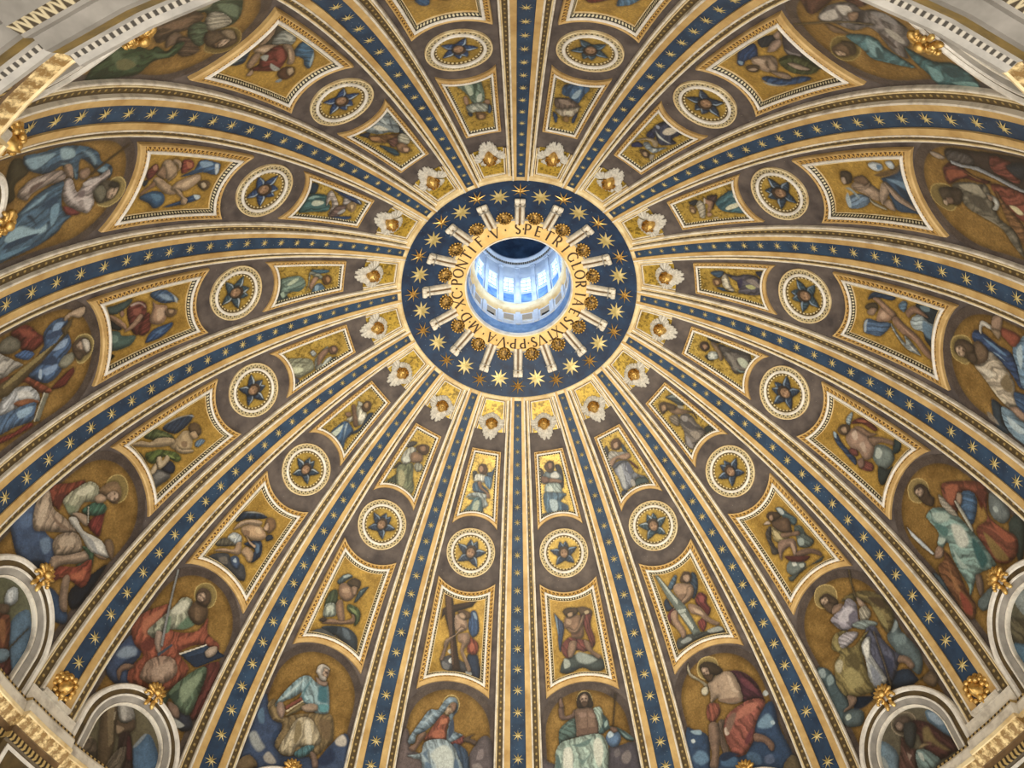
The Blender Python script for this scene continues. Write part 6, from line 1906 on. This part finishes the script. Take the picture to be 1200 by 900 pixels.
def letter_mesh(ch, az):
    wd, st = GL[ch]; H = .66; V, F = [], []
    for x0, y0, x1, y1, wt in st:
        L = math.hypot(x1 - x0, y1 - y0); dx, dy = (x1 - x0) / L, (y1 - y0) / L
        if wt > .06: x0 -= dx * .02; y0 -= dy * .02; x1 += dx * .02; y1 += dy * .02
        nx, ny = -dy * wt / 2, dx * wt / 2; k = len(V)
        for z in (0, 1):
            for px, py in ((x0 - nx, y0 - ny), (x1 - nx, y1 - ny), (x1 + nx, y1 + ny), (x0 + nx, y0 + ny)):
                r = 3.52 + py * H; a = az + AZ0 - (px - wd / 2) * H / 3.85
                zz = ZG + .10 * (4.36 - r) - .004 - .022 * z
                V.append((r * math.sin(a), r * math.cos(a), zz - ZG))
        F += [(k + 4, k + 5, k + 6, k + 7)] + [(k + i, k + (i + 1) % 4, k + 4 + (i + 1) % 4, k + 4 + i) for i in range(4)]
    return raw('letter', V, F, M['letter'])
for item in TEXT.split(';'):
    ch, a = item.split(); link('letter', letter_mesh(ch, D(float(a))), ir)

# stone brackets and gilded lattice bosses between them
FBK = frame0(0, T(1.165))
def bracket_parts():
    inv = np.array(FBK.inverted()); out = []
    ys_ = np.linspace(T(1.131), T(1.197), 12)
    def loft(nm, cx, wd, hb, prof, mat):
        rows = []
        for i, yv in enumerate(ys_):
            t = i / 11; hh = .30 + hb * (.55 + .45 * math.sin(PI * (t * .85 + .1)) ) + .10 * t
            if t < .12: hh += .07
            sc_ = 1.0 + (.12 if t < .12 else 0) - .10 * (1 - t)
            pts = np.array([(cx * sc_ + wd * sc_ * px, yv, .28 + (hh - .28) * pz) for px, pz in prof])
            rows.append(P0(pts[:, 0], pts[:, 1], pts[:, 2]) @ inv[:3, :3].T + inv[:3, 3])
        n = len(prof); V, F = grid(rows); F += [tuple(range(n)), tuple(range(len(V) - n, len(V)))[::-1]]
        out.append((nm, raw(nm, V, F, mat, False)))
    semi = [(math.cos(a), max(0, math.sin(a))) for a in np.linspace(0, PI, 9)]
    loft('scroll_roll', -.17, .15, .26, semi, M['marble']); loft('scroll_roll', .17, .15, .26, semi, M['marble'])
    loft('middle_strip', 0, .07, .14, [(1, 0), (1, 1), (-1, 1), (-1, 0)], M['brown'])
    bnd = bmesh.new()
    me = box_mesh('cross_band', -.34, .34, T(1.1415), T(1.1435), .3, .60, M['greymarble'], FBK); out.append(('cross_band', me))
    bnd.free()
    ends = bmesh.new()
    for s in (1, -1):
        m = FBK.inverted() @ frame0(s * .16, T(1.131), .46); bmesh.ops.create_cone(ends, cap_ends=True, segments=14, radius1=.15, radius2=.15, depth=.28, matrix=m @ Matrix.Rotation(PI / 2, 4, 'Y'))
    out.append(('scroll_end', bm_mesh('scroll_end', ends, M['marble'], False)))
    return out
ME_BR = bracket_parts()
for k in range(16):
    t = thing('stone_bracket', 'cream scroll bracket at the rib ' + between(k), 'bracket', ribmat(k, T(1.165)), 'scroll brackets around the lettered ring')
    for n, me in ME_BR: link(n, me, t)
FBO = frame0(0, T(1.184))
def boss_parts():
    b = bmesh.new(); bmesh.ops.create_uvsphere(b, u_segments=20, v_segments=10, radius=1.0, matrix=Matrix.Diagonal((.44, .44, .26, 1)))
    bmesh.ops.delete(b, geom=[v for v in b.verts if v.co.z < -.01], context='VERTS')
    out = [('dome', bm_mesh('dome', b, M['darkgold']))]
    rim = bmesh.new()
    for i in range(16):
        a = 2 * PI * i / 16; blob(rim, (.46 * math.cos(a), .46 * math.sin(a), .04), (.075, .075, .07), 1)
    for i in range(10):
        a = 2 * PI * i / 10; blob(rim, (.26 * math.cos(a), .26 * math.sin(a), .21), (.05, .05, .05), 1)
    out.append(('beaded_rim', bm_mesh('beaded_rim', rim, M['gold'])))
    return out
ME_BO = boss_parts()
for k in range(16):
    t = thing('gilded_boss', 'dark gilded boss beside the lettering ' + inbay(k), 'boss', rotz((k + .5) * BAY) @ frame0(0, T(1.184), .30), 'gilded bosses between the brackets')
    for n, me in ME_BO:
        o = link(n, me, t)
        if n == 'beaded_rim': o['kind'] = 'stuff'

# ------------------------------------------------------------------ lantern above the opening
NW = 16
RL = 3.2
struct(revolve('wall_lantern_base', [(3.24, ZG + .38), (RL + .02, 46.9), (RL, 47.65)], M['lanternblue'], nseg=96))
def cyl_grid(name, r, z0, z1, holes, mat):
    """cylinder wall with openings [(az0, az1, z0, z1)] cut out"""
    azs = sorted(set([i * 2 * PI / 192 for i in range(193)] + [x % (2 * PI) for hh in holes for x in hh[:2]])); zs = sorted(set([z0, z1] + [x for hh in holes for x in hh[2:]]))
    V, F = [], []
    for z in zs: V += [(r * math.sin(a + AZ0), r * math.cos(a + AZ0), z) for a in azs]
    n = len(azs)
    for i in range(len(zs) - 1):
        for j in range(n - 1):
            am, zm = (azs[j] + azs[j + 1]) / 2, (zs[i] + zs[i + 1]) / 2
            if any(h0 < am < h1 and z_0 < zm < z_1 for h0, h1, z_0, z_1 in holes): continue
            F.append((i * n + j, i * n + j + 1, (i + 1) * n + j + 1, (i + 1) * n + j))
    o = struct(link(name, raw(name, V, F, mat))); return o
def cyl_box(a0, a1, z0, z1, r0, r1, n=4):
    V, F = [], []
    for r in (r0, r1):
        for z in (z0, z1):
            for i in range(n): a = a0 + (a1 - a0) * i / (n - 1) + AZ0; V.append((r * math.sin(a), r * math.cos(a), z))
    b = [0, n, 2 * n, 3 * n]
    for i in range(n - 1):
        F += [(b[0] + i, b[0] + i + 1, b[1] + i + 1, b[1] + i), (b[2] + i, b[3] + i, b[3] + i + 1, b[2] + i + 1), (b[0] + i, b[2] + i, b[2] + i + 1, b[0] + i + 1), (b[1] + i, b[1] + i + 1, b[3] + i + 1, b[3] + i)]
    F += [(b[0], b[1], b[3], b[2]), (b[0] + n - 1, b[2] + n - 1, b[3] + n - 1, b[1] + n - 1)]
    return V, F
def multi(name, boxes, mat, parent=None):
    V, F = [], []
    for bx_ in boxes:
        v, f = cyl_box(*bx_); k = len(V); V += v; F += [tuple(i + k for i in q) for q in f]
    return link(name, raw(name, V, F, mat), parent)
niche, wins = [], []
for i in range(NW):
    c = (i + .5) * 2 * PI / NW
    niche.append((c - .105, c + .105, 47.95, 49.15)); wins.append((c - .115, c + .115, 52.7, 55.3))
low_wall = cyl_grid('wall_lantern_lower', RL, 47.65, 49.5, niche, M['lantern'])
cyl_grid('wall_lantern_upper', RL, 50.6, 57.5, wins, M['lantern'])
for i, (a0, a1, z0, z1) in enumerate(niche):
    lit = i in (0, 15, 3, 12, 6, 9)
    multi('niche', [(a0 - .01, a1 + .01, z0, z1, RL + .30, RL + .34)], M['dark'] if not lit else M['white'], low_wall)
    multi('niche_sill', [(a0, a1, z0 - .05, z0 + .12, RL - .04, RL + .3)], M['lantern'], low_wall)
for i, (a0, a1, z0, z1) in enumerate(wins):
    wn = bpy.data.objects.new('window_%d' % (i + 1), None); C.objects.link(wn); struct(wn)
    c = (a0 + a1) / 2; wn.location = (RL * math.sin(c + AZ0), RL * math.cos(c + AZ0), z0)
    kids = [multi('pane', [(a0, a1, z0, z1, RL + .16, RL + .18)], M['pane'], wn)]
    bars = [(a0 - .012, a0 + .006, z0, z1, RL - .03, RL + .16), (a1 - .006, a1 + .012, z0, z1, RL - .03, RL + .16), (a0, a1, z1 - .06, z1 + .05, RL - .03, RL + .16), (a0 - .02, a1 + .02, z0 - .08, z0, RL - .08, RL + .16)]
    kids.append(multi('window_frame', bars, M['lantern'], wn))
    gl = [(c - .006, c + .006, z0, z1, RL + .12, RL + .15)] + [(a0, a1, z0 + (z1 - z0) * q - .03, z0 + (z1 - z0) * q + .03, RL + .12, RL + .15) for q in (.25, .5, .75)]
    for g_ in gl: kids.append(multi('glazing_bar', [g_], M['lanternblue'], wn))
    kids.append(multi('sill_panel', [(a0, a1, 51.1, 52.4, RL - .04, RL + .02)], M['lanternblue'], wn))
    for kd in kids: kd.matrix_local = Matrix.Translation(-wn.location)
for i in range(NW):
    c = i * 2 * PI / NW
    o = struct(multi('trim_%d' % (20 + i), [(c - .045, c + .045, 50.7, 56.9, RL - .14, RL + .01), (c - .06, c + .06, 56.9, 57.2, RL - .18, RL + .01), (c - .05, c + .05, 47.65, 49.5, RL - .1, RL + .01)], M['lantern']))
struct(revolve('trim_12', [(RL, 49.3), (RL - .16, 49.4), (RL - .28, 49.65), (RL - .33, 50.0), (RL - .28, 50.35), (RL - .12, 50.6), (RL, 50.7)], M['cream'], nseg=96))
struct(revolve('trim_13', [(RL, 57.4), (RL - .10, 57.5), (RL - .12, 57.7)], M['lantern'], nseg=96))
struct(revolve('trim_14', [(RL - .12, 57.7), (RL - .16, 58.05)], M['whitedentil'], nseg=96))
struct(revolve('trim_15', [(RL - .16, 58.05), (RL - .34, 58.2), (RL - .36, 58.4), (RL - .1, 58.6)], M['lantern'], nseg=96))
struct(revolve('ceiling_lantern', [(3.1 * math.cos(t), 58.5 + 3.6 * math.sin(t)) for t in np.linspace(0, PI / 2 - .001, 14)], M['lanterndome'], nseg=96))

# ------------------------------------------------------------------ framed panels on the drum under the ribs in view
for k in MASKS:
    c = k * BAY; base = Matrix.Translation((20.5 * math.sin(c + AZ0), 20.5 * math.cos(c + AZ0), 17.4))
    t = thing('wall_picture', 'framed blue-grey panel under the rib ' + between(k), 'panel', base)
    zt, zb = 19.36, 17.5; dw = JW - .012; r0 = 20.56 - .02
    for nm, bx_, mt in (('painted_field', (c - dw + .006, c + dw - .006, zb, zt - .05, r0 - .0, r0 + .05), 'lanternblue'), ('frame_side', (c - dw, c - dw + .008, zb, zt, r0 - .07, r0 + .05), 'white'), ('frame_side', (c + dw - .008, c + dw, zb, zt, r0 - .07, r0 + .05), 'white'), ('frame_top', (c - dw, c + dw, zt - .12, zt, r0 - .07, r0 + .05), 'white'), ('olive_margin', (c - dw + .008, c + dw - .008, zt - .55, zt - .12, r0 - .01, r0 + .04), 'olive')):
        o = multi(nm, [bx_], M[mt], t); o.matrix_local = base.inverted()
